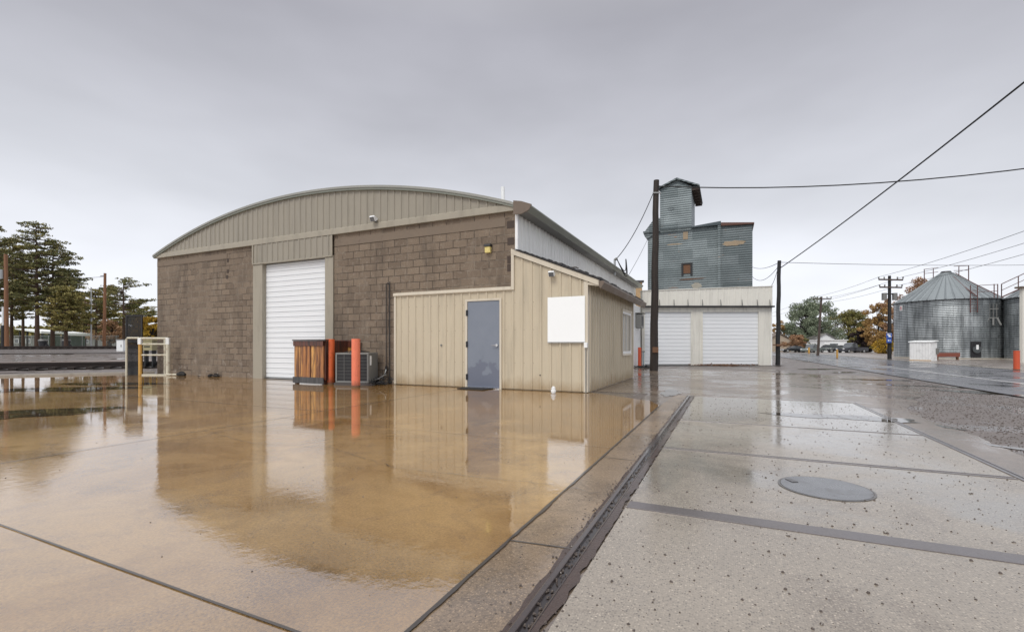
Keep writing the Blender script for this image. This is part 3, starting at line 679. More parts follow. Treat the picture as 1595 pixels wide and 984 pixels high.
b = MB(); b.prism([(.0, 2.36), (ex, 2.36 ), (ex, ez - .13), (0, ez - .08)], Y0 - .03, Y0 + .01, 'y'); b.build('eave_return', M['tan_trim'], lt)
# roof deck + uneven shingle courses
b = MB(); b.prism([(XR + .03, lroof(XR + .03) + .01), (ex, lroof(ex) + .01), (ex, lroof(ex) - .03), (XR + .03, lroof(XR + .03) - .03)], Y0 - .0, LD + .42, 'y'); b.build('roof', M['shingle'], lt)
b = MB(); rnd = random.Random(11); x = ex; k = 0
while x > XR + .05:
    y = Y0 - .08
    while y < LD + .4:
        w = rnd.uniform(.22, .38); y2 = min(y + w, LD + .45); h = rnd.uniform(.030, .065)
        x1 = x + rnd.uniform(-.01, .02); x0 = max(XR + .03, x - .17)
        b.prism([(x0, lroof(x0) + .012), (x1, lroof(x1) + .012), (x1, lroof(x1) + .018 + h), (x0, lroof(x0) + .02)], y, y2 - .006, 'y'); y = y2
    x -= .14
b.build('shingles', M['shingle'], lt)
# gutter and soffit on the side
b = MB(); b.box(.03, ex, Y0 + .02, LD + .4, 2.40, 2.42); b.build('soffit', M['gutter'], lt)
b = MB(); b.prism([(ex, ez - .17), (ex + .03, ez - .17), (ex + .10, ez - .06), (ex + .10, ez - .02), (ex, ez - .02)], Y0 - .06, LD + .42, 'y'); b.box(ex - .02, ex, Y0 - .06, LD + .42, ez - .14, ez - .0)
b.build('gutter', M['gutter'], lt, bevel=.003)
# door
dr = MB().box(DLX + .004, DRX - .004, Y0 - .012, Y0 + .03, .03, DTZ - .004).build('door', M['door'], lt, bevel=.002)
b = MB()
hx, hz = fr(778, 537.5); hx -= .02
b.tube((hx, Y0 - .012, hz), (hx, Y0 - .06, hz), .035, .03, n=16); b.tube((hx, Y0 - .06, hz), (hx - .13, Y0 - .065, hz - .006), .011, .008, n=8); b.build('handle', M['chrome'], dr, smooth=True)
for z in (1.80, 1.05, .27): MB().box(DLX - .03, DLX + .012, Y0 - .042, Y0 - .012, z - .07, z + .07).build('hinge', M['dark'], dr)
MB().box(DLX, DRX, Y0 - .05, Y0 + .02, .004, .03).build('threshold', M['chrome'], lt)
# side window
wy0, wz1 = sd_(967.5, 481); wy1 = sd_(981.5, 486)[0]; wz0 = 1.02 + (HY - 551) / F * (CY + wy0 * AY[1]); 
wz1 = 1.02 + (HY - 484) / F * (CY + wy0 * AY[1])
print('WIN', wy0, wy1, wz0, wz1)
b = MB()
for q in ((wy0, wy0 + .07, wz0, wz1), (wy1 - .07, wy1, wz0, wz1), (wy0 + .07, wy1 - .07, wz0, wz0 + .07), (wy0 + .07, wy1 - .07, wz1 - .07, wz1)): b.box(-.02, .035, *q)
wf = b.build('window_frame', M['white'], lt)
MB().box(-.0, .012, wy0 + .07, wy1 - .07, wz0 + .07, wz1 - .07).build('pane', M['glass'], wf)
b = MB(); b.box(.0, .055, wy0 - .05, wy0, wz0 - .05, wz1 + .06); b.box(.0, .055, wy1, wy1 + .05, wz0 - .05, wz1 + .06); b.box(0, .055, wy0, wy1, wz1, wz1 + .06); b.box(0, .06, wy0, wy1, wz0 - .05, wz0); b.build('window_trim', M['tan_trim'], lt)
# screw rows on the siding
b = MB()
for z in (.62, 1.38, 2.0):
    k = int((LXL) / .2286) - 1
    for i in range(20):
        x = off - .0 + (i - 11) * .2286 + .05
        if LXL + .1 < x < -.12 and not (DLX - .08 < x < DRX + .08) : b.tube((x, Y0 - .004, z), (x, Y0 + .002, z), .007, n=6)
b.build('screw', M['gutter'], lt)

def wallthing(name, label, cat, px, py, y=0.0, group=None):
    x, z = fr(px, py, y); return thing(name, label, cat, W(x, y, z), YR, group)
# blank sign board
x0, z1 = fr(854.2, 463, Y0); x1 = fr(912, 461, Y0)[0]; z0 = fr(912, 532.3, Y0)[1]; z1 = fr(912, 461, Y0)[1]
t_ = thing('blank_sign_board', 'plain white square board fixed to the tan lean-to wall', 'sign board', W(x0, Y0 - .03, z0), YR)
MB().box(0, x1 - x0, -.025, 0.0, 0, z1 - z0).build('board', M['panelwhite'], t_, bevel=.002)
b = MB(); b.box(0, x1 - x0, -.03, .0, -.02, -.002); b.build('lower_rail', M['steel'], t_)
# wall lights
t_ = wallthing('wall_light', 'yellowed wall pack lamp with dark hood high on the block wall', 'wall light', 762, 386, -.002)
b = MB(); b.box(-.075, .075, -.11, 0, .02, .075); b.prism([(-.0, .075), (-.11, .075), (-.13, .015), (0, .015)], -.085, .085, 'x'); b.build('hood', M['dark'], t_, bevel=.006)
MB().prism([(-.01, .012), (-.11, .012), (-.095, -.13), (-.02, -.13)], -.07, .07, 'x').build('lens', M['lamp'], t_, bevel=.012)
def flood(name, label, px, py, y, s):
    t_ = wallthing(name, label, 'flood light', px, py, y)
    MB().prism([(-.04 * s, .02 * s), (-.22 * s, .10 * s), (-.24 * s, .05 * s), (-.17 * s, -.10 * s), (-.05 * s, -.04 * s)], -.11 * s, .11 * s, 'x').build('lamp_housing', M['white'], t_, bevel=.01)
    MB().prism([(-.235 * s, .045 * s), (-.245 * s, .04 * s), (-.18 * s, -.10 * s), (-.165 * s, -.095 * s)], -.09 * s, .09 * s, 'x').build('lens', M['glass'], t_)
    b = MB(); b.box(-.04 * s, .04 * s, -.05 * s, 0, -.08 * s, .03 * s); b.tube((0, -.03 * s, -.03 * s), (0, -.12 * s, .0), .018 * s, n=8); b.build('bracket', M['acgrey'], t_)
    return t_
flood('flood_light', 'small white flood light on the arched gable siding', 586, 342.5, -.05, .75)
flood('flood_light', 'white flood light above the blank board on the lean-to', 861.5, 427.5, Y0 - .02, .62)
# round junction knob on siding
x, z = fr(687.8, 537.5, Y0); b = MB(); b.tube((0, 0, 0), (0, -.03, 0), .022, n=12); tag(b.build('hose_tap', M['acgrey'], loc=W(x, Y0, z), rotz=YR), 'small round grey fitting on the tan siding left of the door', 'wall fitting')
x, z = fr(842, 584, Y0); b = MB(); b.tube((0, 0, 0), (0, -.03, 0), .016, n=12); tag(b.build('pipe_stub', M['dark'], loc=W(x, Y0, z), rotz=YR), 'tiny dark pipe stub low on the lean-to siding', 'pipe stub')
# electrical box + conduit at the corner
x, z = fr(916.5, 537, Y0 - .05)
t_ = thing('corner_conduit', 'thin grey conduit with a white box at the lean-to corner', 'conduit', W(-.03, Y0 - .06, 0), YR)
b = MB(); b.path([(0, 0, .0), (0, 0, z - .06)], .011, 8); b.build('pipe', M['acgrey'], t_)
b = MB(); b.box(-.035, .035, -.03, .03, z - .06, z + .05); b.build('junction_box', M['white'], t_, bevel=.005)
# pvc cleanout
g = gp(862, 612.5)
t_ = thing('pipe_cleanout', 'short white plastic cleanout standing on the tan concrete', 'cleanout pipe', g)
b = MB(); b.tube((0, 0, 0), (0, 0, .10), .042, n=18); b.tube((0, 0, .03), (0, 0, .075), .056, n=18); b.build('pipe', M['white'], t_, smooth=True)
b = MB(); b.tube((0, 0, .10), (0, 0, .125), .046, n=18); b.box(-.022, .022, -.022, .022, .125, .152); b.build('cap', M['white'], t_, smooth=False)
# door mat
a, c_ = fr(712, 604), fr(778, 604)
b = MB(); 
mpts = [gp(712, 606.3), gp(752, 608.6), gp(779, 604.4), gp(737, 602.2)]
b.add([(q.x, q.y, .012) for q in mpts] + [(q.x, q.y, .028) for q in mpts], [(0, 1, 2, 3), (7, 6, 5, 4), (0, 4, 5, 1), (1, 5, 6, 2), (2, 6, 7, 3), (3, 7, 4, 0)])
tag(b.build('door_mat', M['rubber']), 'black rubber mat lying in front of the blue-grey door', 'door mat')
# roof things
x, z = fr(783, 312, 1.2)
t_ = thing('vent_pipe', 'pale vent pipe standing on the arched roof', 'vent pipe', W(x, 1.2, arc(min(x, XR)) - .05), YR)
ztop = fr(783, 291.5, 1.2)[1]; b = MB(); b.tube((.03, 0, 0), (0, 0, ztop - arc(min(x, XR)) + .05), .052, .05, n=14); b.build('pipe', M['white'], t_, smooth=True)
yv, zv = sd_(894, 412, XR + .35)
t_ = thing('roof_vent', 'small white hooded vent on the dark lean-to shingles', 'roof vent', W(XR + .35, yv, lroof(XR + .35)), YR)
MB().box(-.08, .08, -.1, .1, 0, .22).build('vent_body', M['white'], t_, bevel=.006); MB().box(-.11, .11, -.13, .13, .22, .24).build('hood', M['gutter'], t_)
# service mast with drip loops
ym, zm_ = sd_(957.5, 411, XR + .25)
mastp = W(XR + .25, ym, 3.9)
t_ = thing('service_mast', 'thin grey service mast with cable loops at the warehouse eave', 'service mast', mastp, YR)
zt_ = at(957, 404, mastp.y).z - 3.9
b = MB(); b.tube((0, 0, 0), (0, 0, zt_), .045, n=10); b.build('pipe', M['steel'], t_, smooth=True)
b = MB(); b.tube((0, 0, zt_ - .02), (.10, 0, zt_ + .04), .055, .05, n=10); b.build('weather_head', M['acgrey'], t_, smooth=True)
b = MB()
for k in range(3):
    r_ = .22 + .05 * k; pts = [(.10 + .35 * s_ + r_ * .6 * math.sin(s_ * math.pi), .02 * k, zt_ - .02 - r_ * 2.2 * math.sin(s_ * math.pi)) for s_ in [i / 12 for i in range(13)]]
    b.path(pts, .02, 5)
b.build('drip_loop', M['wire'], t_)
MAST = mastp + Vector((0.05, 0, zt_))

# refrigerant lines / conduits on the block wall
cx0 = fr(603.5, 500)[0]; cx1 = fr(608.5, 500)[0]; zt2 = fr(606, 441)[1]
t_ = thing('conduit_pipes', 'pair of dark conduits running down the block wall to hoses', 'conduit', W(cx0, -.05, 0), YR)
b = MB(); b.path([(0, 0, .35), (0, 0, zt2 - .05), (.02, .02, zt2), (.05, .04, zt2)], .012, 8); b.build('pipe', M['dark'], t_)
b = MB(); b.path([(cx1 - cx0, 0, .02), (cx1 - cx0, 0, zt2 - .02), (cx1 - cx0 - .02, .04, zt2 + .03)], .014, 8); b.build('pipe', M['dark'], t_)
b = MB(); b.tube((0, 0, .35), (0, 0, .48), .03, n=8); b.build('coupling', M['dark'], t_)
for k in range(4):
    pts = [(-.02 + .03 * k, -.02 * k, .45 - .06 * k), (0.02 + .02 * k, -.08 - .03 * k, .25), (-.12, -.16 - .04 * k, .12), (-.42, -.2 - .04 * k, .14 + .05 * k)]
    b = MB(); b.path(pts, .016, 7); b.build('hose', [M['dark'], M['steel'], M['dark'], M['acgrey']][k], t_)

# ------------------------------------------------------------------ AC unit, bollards, wooden screen
q = gp(552, 598.5); xl, yl = loc2(q.x, q.y)
yac = -.43
xa0, xa1 = fr(523.5, 560, yac - .33)[0], fr(575, 560, yac - .33)[0]
wac = xa1 - xa0
t_ = thing('ac_condenser', 'square grey outdoor air conditioner with dark grilles beside orange posts', 'air conditioner', (-4.04, 12.13, 0), R(-9))
hw = .43; hd = .25; hh = .84
b = MB(); b.box(-hw, hw, -hd, hd, .09, hh - .02); b.build('coil', M['dark'], t_)
b = MB()
for z in (.07, hh - .05): b.box(-hw - .02, hw + .02, -hd - .02, hd + .02, z, z + .045)
for sx in (-1, 1):
    for sy in (-1, 1): b.box(sx * hw - .022, sx * hw + .022, sy * hd - .022, sy * hd + .022, .115, hh - .05)
b.build('cabinet_frame', M['acgrey'], t_, bevel=.006)
b = MB()
for i in range(1, 4):
    x = -hw + 2 * hw * i / 4
    b.box(x - .004, x + .004, -hd - .014, -hd - .006, .115, hh - .05)
for i in range(1, 8):
    z = .115 + (hh - .165) * i / 8; b.box(-hw, hw, -hd - .013, -hd - .006, z - .0022, z + .0022)
b.build('grille', M['acgrey'], t_)
MB().box(hw + .004, hw + .028, -hd + .02, hd - .02, .115, hh - .05).build('service_panel', M['acgrey'], t_, bevel=.004)
MB().box(hw + .0285, hw + .031, -hd + .04, -hd + .13, .52, .76).build('label_plate', M['panelwhite'], t_)
b = MB()
for k in range(6): b.path([(math.cos(i * math.pi / 12) * (.08 + .045 * k), math.sin(i * math.pi / 12) * (.08 + .045 * k), hh + .05 - .006 * k) for i in range(25)], .006, 5)
for k in range(12): a = k * math.pi / 6; b.tube((0, 0, hh + .05), (math.cos(a) * .31, math.sin(a) * .31, hh + .01), .006, n=5)
b.tube((0, 0, hh - .02), (0, 0, hh + .05), .09, n=20)
b.build('fan_guard', M['dark'], t_)
MB().box(-hw - .04, hw + .14, -hd - .06, hd + .08, .008, .07).build('concrete_pad', mat('dark_pad', (.06, .05, .045), .5, var=.3, scale=5, coat=.5), t_)
def bollard(px, py, top, w, m, label, name='bollard', group=None, notch=True):
    g = gp(px, py, gz(*gp(px, py)[:2])); r = w / 2 / F * g.y; h = at(px, top, g.y).z - g.z
    t_ = thing(name, label, 'bollard', g, 0, group); b = MB(); b.tube((0, 0, -.02), (0, 0, h), r, n=24, cap=False); b.tube((0, 0, h - .02), (0, 0, h), r * .99, r * .93, n=24)
    b.build('post', m, t_, smooth=True)
    b = MB(); b.tube((0, 0, 0), (0, 0, .05), r * 1.05, r * 1.01, n=24); b.build('rusty_foot', M['boarded'], t_, smooth=True)
    return t_
bollard(514.5, 598.5, 528, 13, M['orange'], 'orange steel post between the wooden screen and the air conditioner')
bollard(554.3, 603.3, 527.5, 13, M['orange2'], 'faded orange steel post in front of the air conditioner')
# wooden screen
xs0 = fr(458, 560, -.92)[0]; xs1 = fr(504, 560, -.92)[0]
t_ = thing('wooden_screen', 'wet orange-brown cedar board screen with dark top rail', 'wood screen', W(xs0, -.92, 0), YR)
wS = xs1 - xs0; hS = fr(458, 530, -.92)[1]; xbk = fr(560, 560, -.08)[0] - xs0
b = MB(); n = 7; rnd = random.Random(2)
for i in range(n):
    x = wS * i / n; b.box(x + .006, x + wS / n - .006, rnd.uniform(-.010, .006), .026, .14, hS - .14)
b.build('boards', M['fencewood'], t_)
b = MB(); b.box(-.005, wS + .005, -.028, -.008, hS - .15, hS - .015); b.build('top_rail', M['fencetrim'], t_, bevel=.004)
b = MB(); b.box(-.02, wS + .02, -.028, -.008, .03, .19); b.build('bottom_rail', M['greywood'], t_, bevel=.004)
b = MB(); b.box(-.02, wS + .09, -.05, .09, hS - .012, hS + .02); b.build('cap_board', M['greywood'], t_, bevel=.004)
b = MB(); b.box(wS, wS + .04, 0.03, .80, .12, hS - .015); b.box(0.0, .04, 0.03, .80, .12, hS - .015)
b.build('side_board', M['fencetrim'], t_)
b = MB(); nb_ = 13; w0 = (xbk - .06) / nb_
for i in range(nb_): x = .05 + w0 * i; b.box(x + .003, x + w0 - .003, .82, .84, .12, hS - .17)
b.build('back_boards', M['fencewood'], t_)
b = MB(); b.box(0, xbk, .795, .815, hS - .18, hS - .02); b.box(0, xbk + .02, .78, .87, hS - .018, hS + .01); b.build('back_rail', M['fencetrim'], t_)
b = MB()
for x in (.0, wS - .08):
    b.box(x, x + .08, .03, .11, 0, hS - .02)
b.build('screen_post', M['fencetrim'], t_)
# debris behind the condenser
def clump(name, label, cat, c, r, n, m, size=.03, kind=None, flat=.4):
    b = MB(); rnd = random.Random(int(c[0] * 100))
    for _ in range(n):
        p = Vector((rnd.gauss(0, r * .5), rnd.gauss(0, r * .4), abs(rnd.gauss(0, r * flat * .5)) + size * .3))
        b.obox(p, (size * rnd.uniform(.5, 3), size * rnd.uniform(.4, 1.2), size * rnd.uniform(.3, .9)), rnd.random() * 6, Matrix.Rotation(rnd.uniform(-.5, .5), 4, 'X'))
    return tag(b.build(name, m, loc=c), label, None if name == 'leaf_pile' else cat, kind='stuff' if name == 'leaf_pile' else kind)
x_, _ = fr(592, 560, -.35); clump('leaf_litter', 'dark wet leaf litter behind the air conditioner', None, W(x_, -.35, .01), .35, 90, M['dark'], .03, kind='stuff', flat=.6)

# ------------------------------------------------------------------ pipe railing, mesh gate, pipe by the left corner
YG = 15.8
def gx(px, Y=YG): return (px - 797.5) / F * Y
t_ = thing('pipe_railing', 'cream painted pipe railing with white caps at the left warehouse corner', 'railing', (gx(197), YG, 0))
def rx(px): return gx(px) - gx(197)
zr = lambda py: at(0, py, YG).z + .06
b = MB(); b.path([(0, 0, 0), (0, 0, zr(531)), (.03, 0, zr(529)), (rx(217), 0, zr(529))], .032, 8); b.build('post', M['creampipe'], t_)
b = MB(); b.tube((rx(262), 0, 0), (rx(262), 0, zr(530)), .062, n=12); b.build('post', M['creampipe'], t_, smooth=True)
b = MB(); b.tube((rx(240.5), .5, 0), (rx(240.5), .5, zr(530)), .05, n=12); b.build('post', M['creampipe'], t_, smooth=True)
b = MB(); b.tube((rx(218.5), 0, 0), (rx(218.5), 0, zr(530)), .055, n=12); b.build('yellow_post', M['yellow'], t_, smooth=True)
for px in (218.5, 262): b = MB(); b.box(rx(px) - .05, rx(px) + .06, -.06, .03, zr(539), zr(529)); b.build('white_cap', M['white'], t_, bevel=.01)
for py in (529.5, 538.5, 555.5): b = MB(); b.tube((rx(218), 0, zr(py)), (rx(262), 0, zr(py)), .027 if py > 530 else .036, n=8); b.build('rail', M['creampipe'], t_, smooth=True)
b = MB(); b.box(rx(222), rx(264), -.04, .06, 0.0, .05); b.build('foot_beam', M['creampipe'], t_)
t_ = thing('mesh_gate', 'tall black wire mesh gate standing behind the pipe railing', 'mesh gate', (gx(196, 15.95), 15.95, 0))
wG = gx(222, 15.95) - gx(196, 15.95); hG = at(0, 490.5, 15.95).z
b = MB(); b.box(0, .045, -.02, .02, 0, hG); b.box(wG - .045, wG, -.02, .02, 0, hG); b.box(.045, wG - .045, -.02, .02, hG - .045, hG); b.box(.045, wG - .045, -.02, .02, .0, .25); b.box(.045, wG - .045, -.02, .02, 1.12, 1.2); b.build('frame', M['dark'], t_)
b = MB(); s_ = .045; k = -hG
while k < hG + wG:
    for sg in (1, -1):
        # diagonal strands clipped to the frame
        pts = []
        x0, z0 = (0, k) if sg == 1 else (0, k + wG)
        x1, z1 = (wG, k + wG) if sg == 1 else (wG, k)
        dz = (z1 - z0) / (x1 - x0)
        ta, tb = 0, wG
        for lim in (0.2, hG):
            pass
        if dz > 0: ta = max(0, (.2 - z0) / dz); tb = min(wG, (hG - z0) / dz)
        else: ta = max(0, (hG - z0) / dz); tb = min(wG, (.2 - z0) / dz)
        if tb - ta > .01: b.tube((ta, 0, z0 + dz * ta), (tb, 0, z0 + dz * tb), .0105, n=4, cap=False)
    k += s_
b.build('mesh_panel', M['dark'], t_)
t_ = thing('drain_pipe', 'grey pipe with black bell end lying by the block wall', 'pipe', (gx(266), 15.6, .05))
b = MB(); b.tube((0, 0, 0), (.42, .0, 0), .028, n=10); b.build('pipe', M['creampipe'], t_, smooth=True)
b = MB(); b.tube((.36, 0, .01), (.52, -.02, .02), .04, .10, n=12); b.tube((.52, -.02, .02), (.66, -.05, -.01), .10, .05, n=12); b.build('bell_end', M['rubber'], t_, smooth=True)
q = at(234, 532, 21)
t_ = thing('yellow_machine', 'pale yellow track machine cabinet seen behind the railing', 'machine', (q.x, 21, 0))
b = MB(); b.box(-.22, .24, -.2, .2, .80, 1.22); b.box(-.25, .27, -.22, .22, 1.22, 1.27); b.build('cabinet', mat('pale_yellow_paint', (.42, .38, .22), .5, var=.12, scale=4), t_, bevel=.01)
b = MB(); b.box(-.12, .14, -.215, -.2, .95, 1.0); b.box(-.12, .14, -.215, -.2, 1.08, 1.12); b.build('vent_slot', M['dark'], t_)
b = MB(); b.box(-.20, -.14, -.1, .1, -.05, .80); b.box(.14, .20, -.1, .1, -.05, .80); b.build('leg', M['dark'], t_)
q = gp(335, 583); clump('leaf_pile', 'small dark heap of wet leaves at the foot of the block wall', 'leaf pile', W(fr(338, 560)[0], -.12, .012), .26, 60, M['dark'], .03, flat=.3)

# ------------------------------------------------------------------ white annex wall behind the lean-to
an = thing('white_annex', 'narrow white annex between the lean-to and the garages', 'annex', W(0, 0, 0), YR)
b = MB(); b.box(XR + .045, -1.32, 5.3, 14.65, 0, 2.98); b.build('wall', M['white'], an)
ya, za_ = sd_(992, 500, -1.32)
t_ = thing('window_air_conditioner', 'grey window air conditioner under a small hood on the white annex', 'air conditioner', W(-1.32, ya, za_), YR)
MB().box(0, .28, -.4, .35, -.35, .32).build('case', M['acgrey'], t_, bevel=.01); MB().box(.281, .285, -.33, .28, -.25, .22).build('louvre', M['dark'], t_); b = MB(); b.box(-.0, .36, -.45, .4, .36, .39); b.build('hood', M['soffit'], t_)
b = MB(); b.box(.0, .05, -.45, .4, -.42, -.36); b.build('shelf', M['white'], t_)
g = gp(996.3, 570.5); r = .075
bollard(996.3, 571, 541, 5.2, M['redorange'], 'small orange post beside the white annex wall')
t_ = thing('gas_meter_post', 'short blue-grey post next to the small orange bollard', 'post', gp(1002, 571))
b = MB(); b.tube((0, 0, 0), (0, 0, .70), .035, n=10); b.build('post', mat('blue_grey_paint', (.25, .33, .38), .5), t_, smooth=True); MB().box(-.07, .07, -.05, .05, .7, .76).build('cap', M['acgrey'], t_)
clump('leaf_pile', 'dark wet debris around the small orange post', 'leaf pile', gp(1004, 573), .5, 120, M['dark'], .035, flat=.2)
# brown block tower
t_ = thing('block_parapet', 'tan and brown block building end rising behind the warehouse roof', 'building', (7.35, 31, 0))
zt3 = at(0, 440, 31).z
MB().box(0, 1.32, 0, 6, -.1, zt3).build('wall', mat('stained_tan_stucco', (.46, .31, .17), .8, var=.2, scale=1.5, dirt=1.8, dirtcol=(.2, .15, .1)), t_)
MB().box(-.08, 1.42, -.08, 6.1, zt3 + .002, zt3 + .14).build('cap', M['greywood'], t_)

# ------------------------------------------------------------------ double garage
GY = 23.9; GX0, GX1 = (1000 - 797.5) / F * GY, (1201.5 - 797.5) / F * GY
ga = thing('double_garage', 'cream ribbed garage with two white roll doors beside the pole', 'garage', (0, 0, 0))
def gxx(px, Y=GY): return (px - 797.5) / F * Y
zE = at(0, 477, GY).z; zP0, zP1 = at(0, 453.5, GY).z, at(0, 446.5, GY).z; zD = at(0, 485.5, GY).z
dA = (gxx(1004), gxx(1076.5)); dB = (gxx(1094.5), gxx(1181.5))
b = MB()
for x0, x1, z0 in ((dA[1], dB[0], 0), (dB[1], GX1, 0), (GX0, dA[0], 0), (dA[0], dA[1], zD), (dB[0], dB[1], zD)): ribbed(b, x0, x1, z0, zE - .02, y=GY, pitch=.30, depth=.012)
b.box(GX0 + .02, GX1 - .01, GY + .15, GY + 6, -.05, zE); b.build('wall', M['cream'], ga)
b = MB(); ribbed(b, GX0, GX1, zE + .02, lambda q: zP0 + (zP1 - zP0) * (q - GX0) / (GX1 - GX0), y=GY - .10, pitch=.30, depth=.015)
b.prism([(GX0, zE - .0), (GX1, zE - .0), (GX1, zP1 - .01), (GX0, zP0 - .01)], GY - .09, GY + .3, 'y'); b.build('parapet', M['cream'], ga)
b = MB(); b.prism([(GX0 - .02, zP0), (GX1 + .02, zP1), (GX1 + .02, zP1 + .035), (GX0 - .02, zP0 + .035)], GY - .14, GY + .33, 'y'); b.build('parapet_cap', M['cream'], ga)
b = MB(); b.box(GX0 - .05, GX1 + .07, GY - .2, GY - .0, zE - .06, zE + .02); b.build('gutter', M['dark'], ga)
b = MB(); b.box(GX1 - .005, GX1 + .03, GY - .02, GY + 6, -.02, zE); b.build('side_trim', M['white'], ga)
b = MB()
for px in (1026, 1048.5, 1070, 1092.5, 1121, 1154, 1177.5, 1197):
    x = gxx(px); b.prism([(GY - .13, zE + .03), (GY - .20, zE + .03), (GY - .12, zE + .34), (GY - .115, zE + .34)], x - .012, x + .012, 'x')
b.build('bracket', M['acgrey'], ga)
for (x0, x1) in (dA, dB):
    d_ = rolldoor('roll_door', x0, x1, .03, zD, GY + .07, ga, pitch=.19)
    t2 = MB(); t2.box(x0 - .05, x0, GY - .03, GY + .08, .0, zD); t2.box(x1, x1 + .05, GY - .03, GY + .08, 0, zD); t2.box(x0 - .05, x1 + .05, GY - .03, GY + .08, zD, zD + .06); t2.build('door_frame', M['cream'], ga)
sheet('garage_apron', [Vector((GX0, GY)), Vector((GX0 - .1, GY - .8)), Vector((gxx(1140), GY - 1.4)), Vector((gxx(1190), GY - 1.1)), Vector((gxx(1218), GY - .4)), Vector((gxx(1215), GY + 1))], .012, mat('wet_dirt', (.045, .034, .03), .5, var=.4, scale=4, coat=.3, b=.4), 'strip of dark wet dirt at the garage doors')
clump('leaf_pile', 'low dark heap of wet leaves in front of the garage doors', 'leaf pile', (gxx(1120), GY - .35, .012), 1.5, 260, M['boarded'], .04, flat=.04)

# ------------------------------------------------------------------ grain elevator
EY = 33.3
el = thing('grain_elevator', 'old blue-grey corrugated iron grain elevator with a tall cupola', 'grain elevator', W(0, 0, 0), YR)
def ep(px, py, y=EY): return fr(px, py, y)
eL, eD, eR = ep(1009, 400)[0], ep(1120, 400)[0], ep(1172, 400)[0]
zA = ep(1009, 363)[1]; zB = ep(1077, 356)[1]; zC2 = ep(1120, 351)[1]; zR1 = ep(1172, 350)[1]
print('ELEV', eL, eD, eR, zA, zB, zC2, zR1)
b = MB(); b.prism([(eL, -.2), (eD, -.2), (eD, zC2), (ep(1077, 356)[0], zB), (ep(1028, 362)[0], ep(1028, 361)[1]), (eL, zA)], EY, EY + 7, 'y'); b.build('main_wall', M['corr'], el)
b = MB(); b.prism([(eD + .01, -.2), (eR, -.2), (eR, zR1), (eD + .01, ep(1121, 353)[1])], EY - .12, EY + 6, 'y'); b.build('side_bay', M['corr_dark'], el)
b = MB(); b.box(eD - .10, eD + .12, EY - .2, EY - .01, 0, zC2); b.build('corner_strip', M['corr'], el)
x0 = ep(1077, 356)[0]
b = MB(); b.prism([(x0, zB), (eD + .15, zC2), (eD + .15, zC2 + .30), (x0, zB + .12)], EY - .25, EY + 7, 'y'); b.build('roof_edge', mat('dark_blue_flashing', (.06, .08, .09), .5, var=.2), el)
b = MB(); b.prism([(eD + .16, ep(1121, 353)[1] - .0), (eR + .12, zR1 - .0), (eR + .12, zR1 + .12), (eD + .16, zC2 + .16)], EY - .3, EY + 6, 'y'); b.build('rusty_fascia', mat('rusty_fascia_paint', (.12, .055, .04), .7, var=.25, scale=2), el)
# left roof slope
a1 = ep(1018, 343); a2 = ep(1002.5, 364); a3 = ep(1009, 380)
b = MB(); b.prism([(a1[0], a1[1]), (a2[0], a2[1]), (a2[0] + .12, a2[1] - .3), (eL, zA - .5), (ep(1028, 361)[0], ep(1028, 361)[1]), (ep(1028, 340)[0], ep(1028, 340)[1])], EY - .15, EY + 7, 'y'); b.build('roof', M['corr_dark'], el)
b = MB(); b.prism([(a2[0], a2[1] + .0), (ep(1077, 356.5)[0], zB + .02), (ep(1077, 356.5)[0], zB + .14), (a2[0], a2[1] + .14)], EY - .28, EY - .16, 'y'); b.build('drip_edge', M['corr_dark'], el)
# cupola
cu0, cu1 = ep(1028, 300)[0], ep(1077, 300)[0]; rd = ep(1054.4, 278); rl = ep(1026, 293); rr_ = ep(1090, 288.6); zc1 = ep(1077, 287)[1]
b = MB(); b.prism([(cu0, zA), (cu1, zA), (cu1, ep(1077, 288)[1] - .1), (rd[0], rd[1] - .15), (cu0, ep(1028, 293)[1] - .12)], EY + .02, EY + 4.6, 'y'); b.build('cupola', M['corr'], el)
b = MB(); b.prism([(rl[0], rl[1]), (rd[0], rd[1]), (rr_[0], rr_[1]), (rr_[0], rr_[1] - .12), (rd[0], rd[1] - .14), (rl[0], rl[1] - .12)], EY - .25, EY + 5.4, 'y'); b.build('cupola_roof', M['corr_dark'], el)
b = MB()
for k in range(7):
    y = EY + .1 + k * .85; b.prism([(cu1 + .01, rr_[1] - .02), (rr_[0] - .04, rr_[1] - .13), (rr_[0] - .04, rr_[1] - .32), (cu1 + .01, rr_[1] - .32)], y, y + .08, 'y')
b.build('rafter', M['pole_grey'], el)
def patch(name, px0, py0, px1, py1, m, y=EY, d=.05, frame=None, parent=el):
    x0, z1 = ep(px0, py0, y); x1, z0 = ep(px1, py1, y)
    o = MB().box(x0, x1, y - d, y - .003, z0, z1).build(name, m, parent)
    if frame:
        f = MB(); w = .16; f.box(x0 - w, x0, y - d - .05, y - .003, z0 - w, z1 + w); f.box(x1, x1 + w, y - d - .05, y - .003, z0 - w, z1 + w); f.box(x0, x1, y - d - .05, y - .003, z1, z1 + w); f.build('frame', frame, o)
    return o
patch('window', 1064.5, 412.5, 1075.5, 425.5, M['boarded'], frame=M['dark'])
patch('hatch', 1064, 361.5, 1071.5, 372.5, M['exposed'])
def blob(name, cx, cy, wx, wy, m, y, seed):
    n = 26; pts = []
    for i in range(n):
        a = 2 * math.pi * i / n; k = .85 + .35 * mnoise.noise(Vector((math.cos(a) * 2 + seed, math.sin(a) * 2, 0)))
        pts.append(ep(cx + math.cos(a) * wx * k, cy + math.sin(a) * wy * k - math.cos(a) * wx * .06, y))
    b = MB(); b.prism(pts, y - .012, y - .004, 'y'); return b.build(name, m, el)
blob('bare_patch', 1143, 378.5, 20, 4.6, M['exposed'], EY - .12, 1)
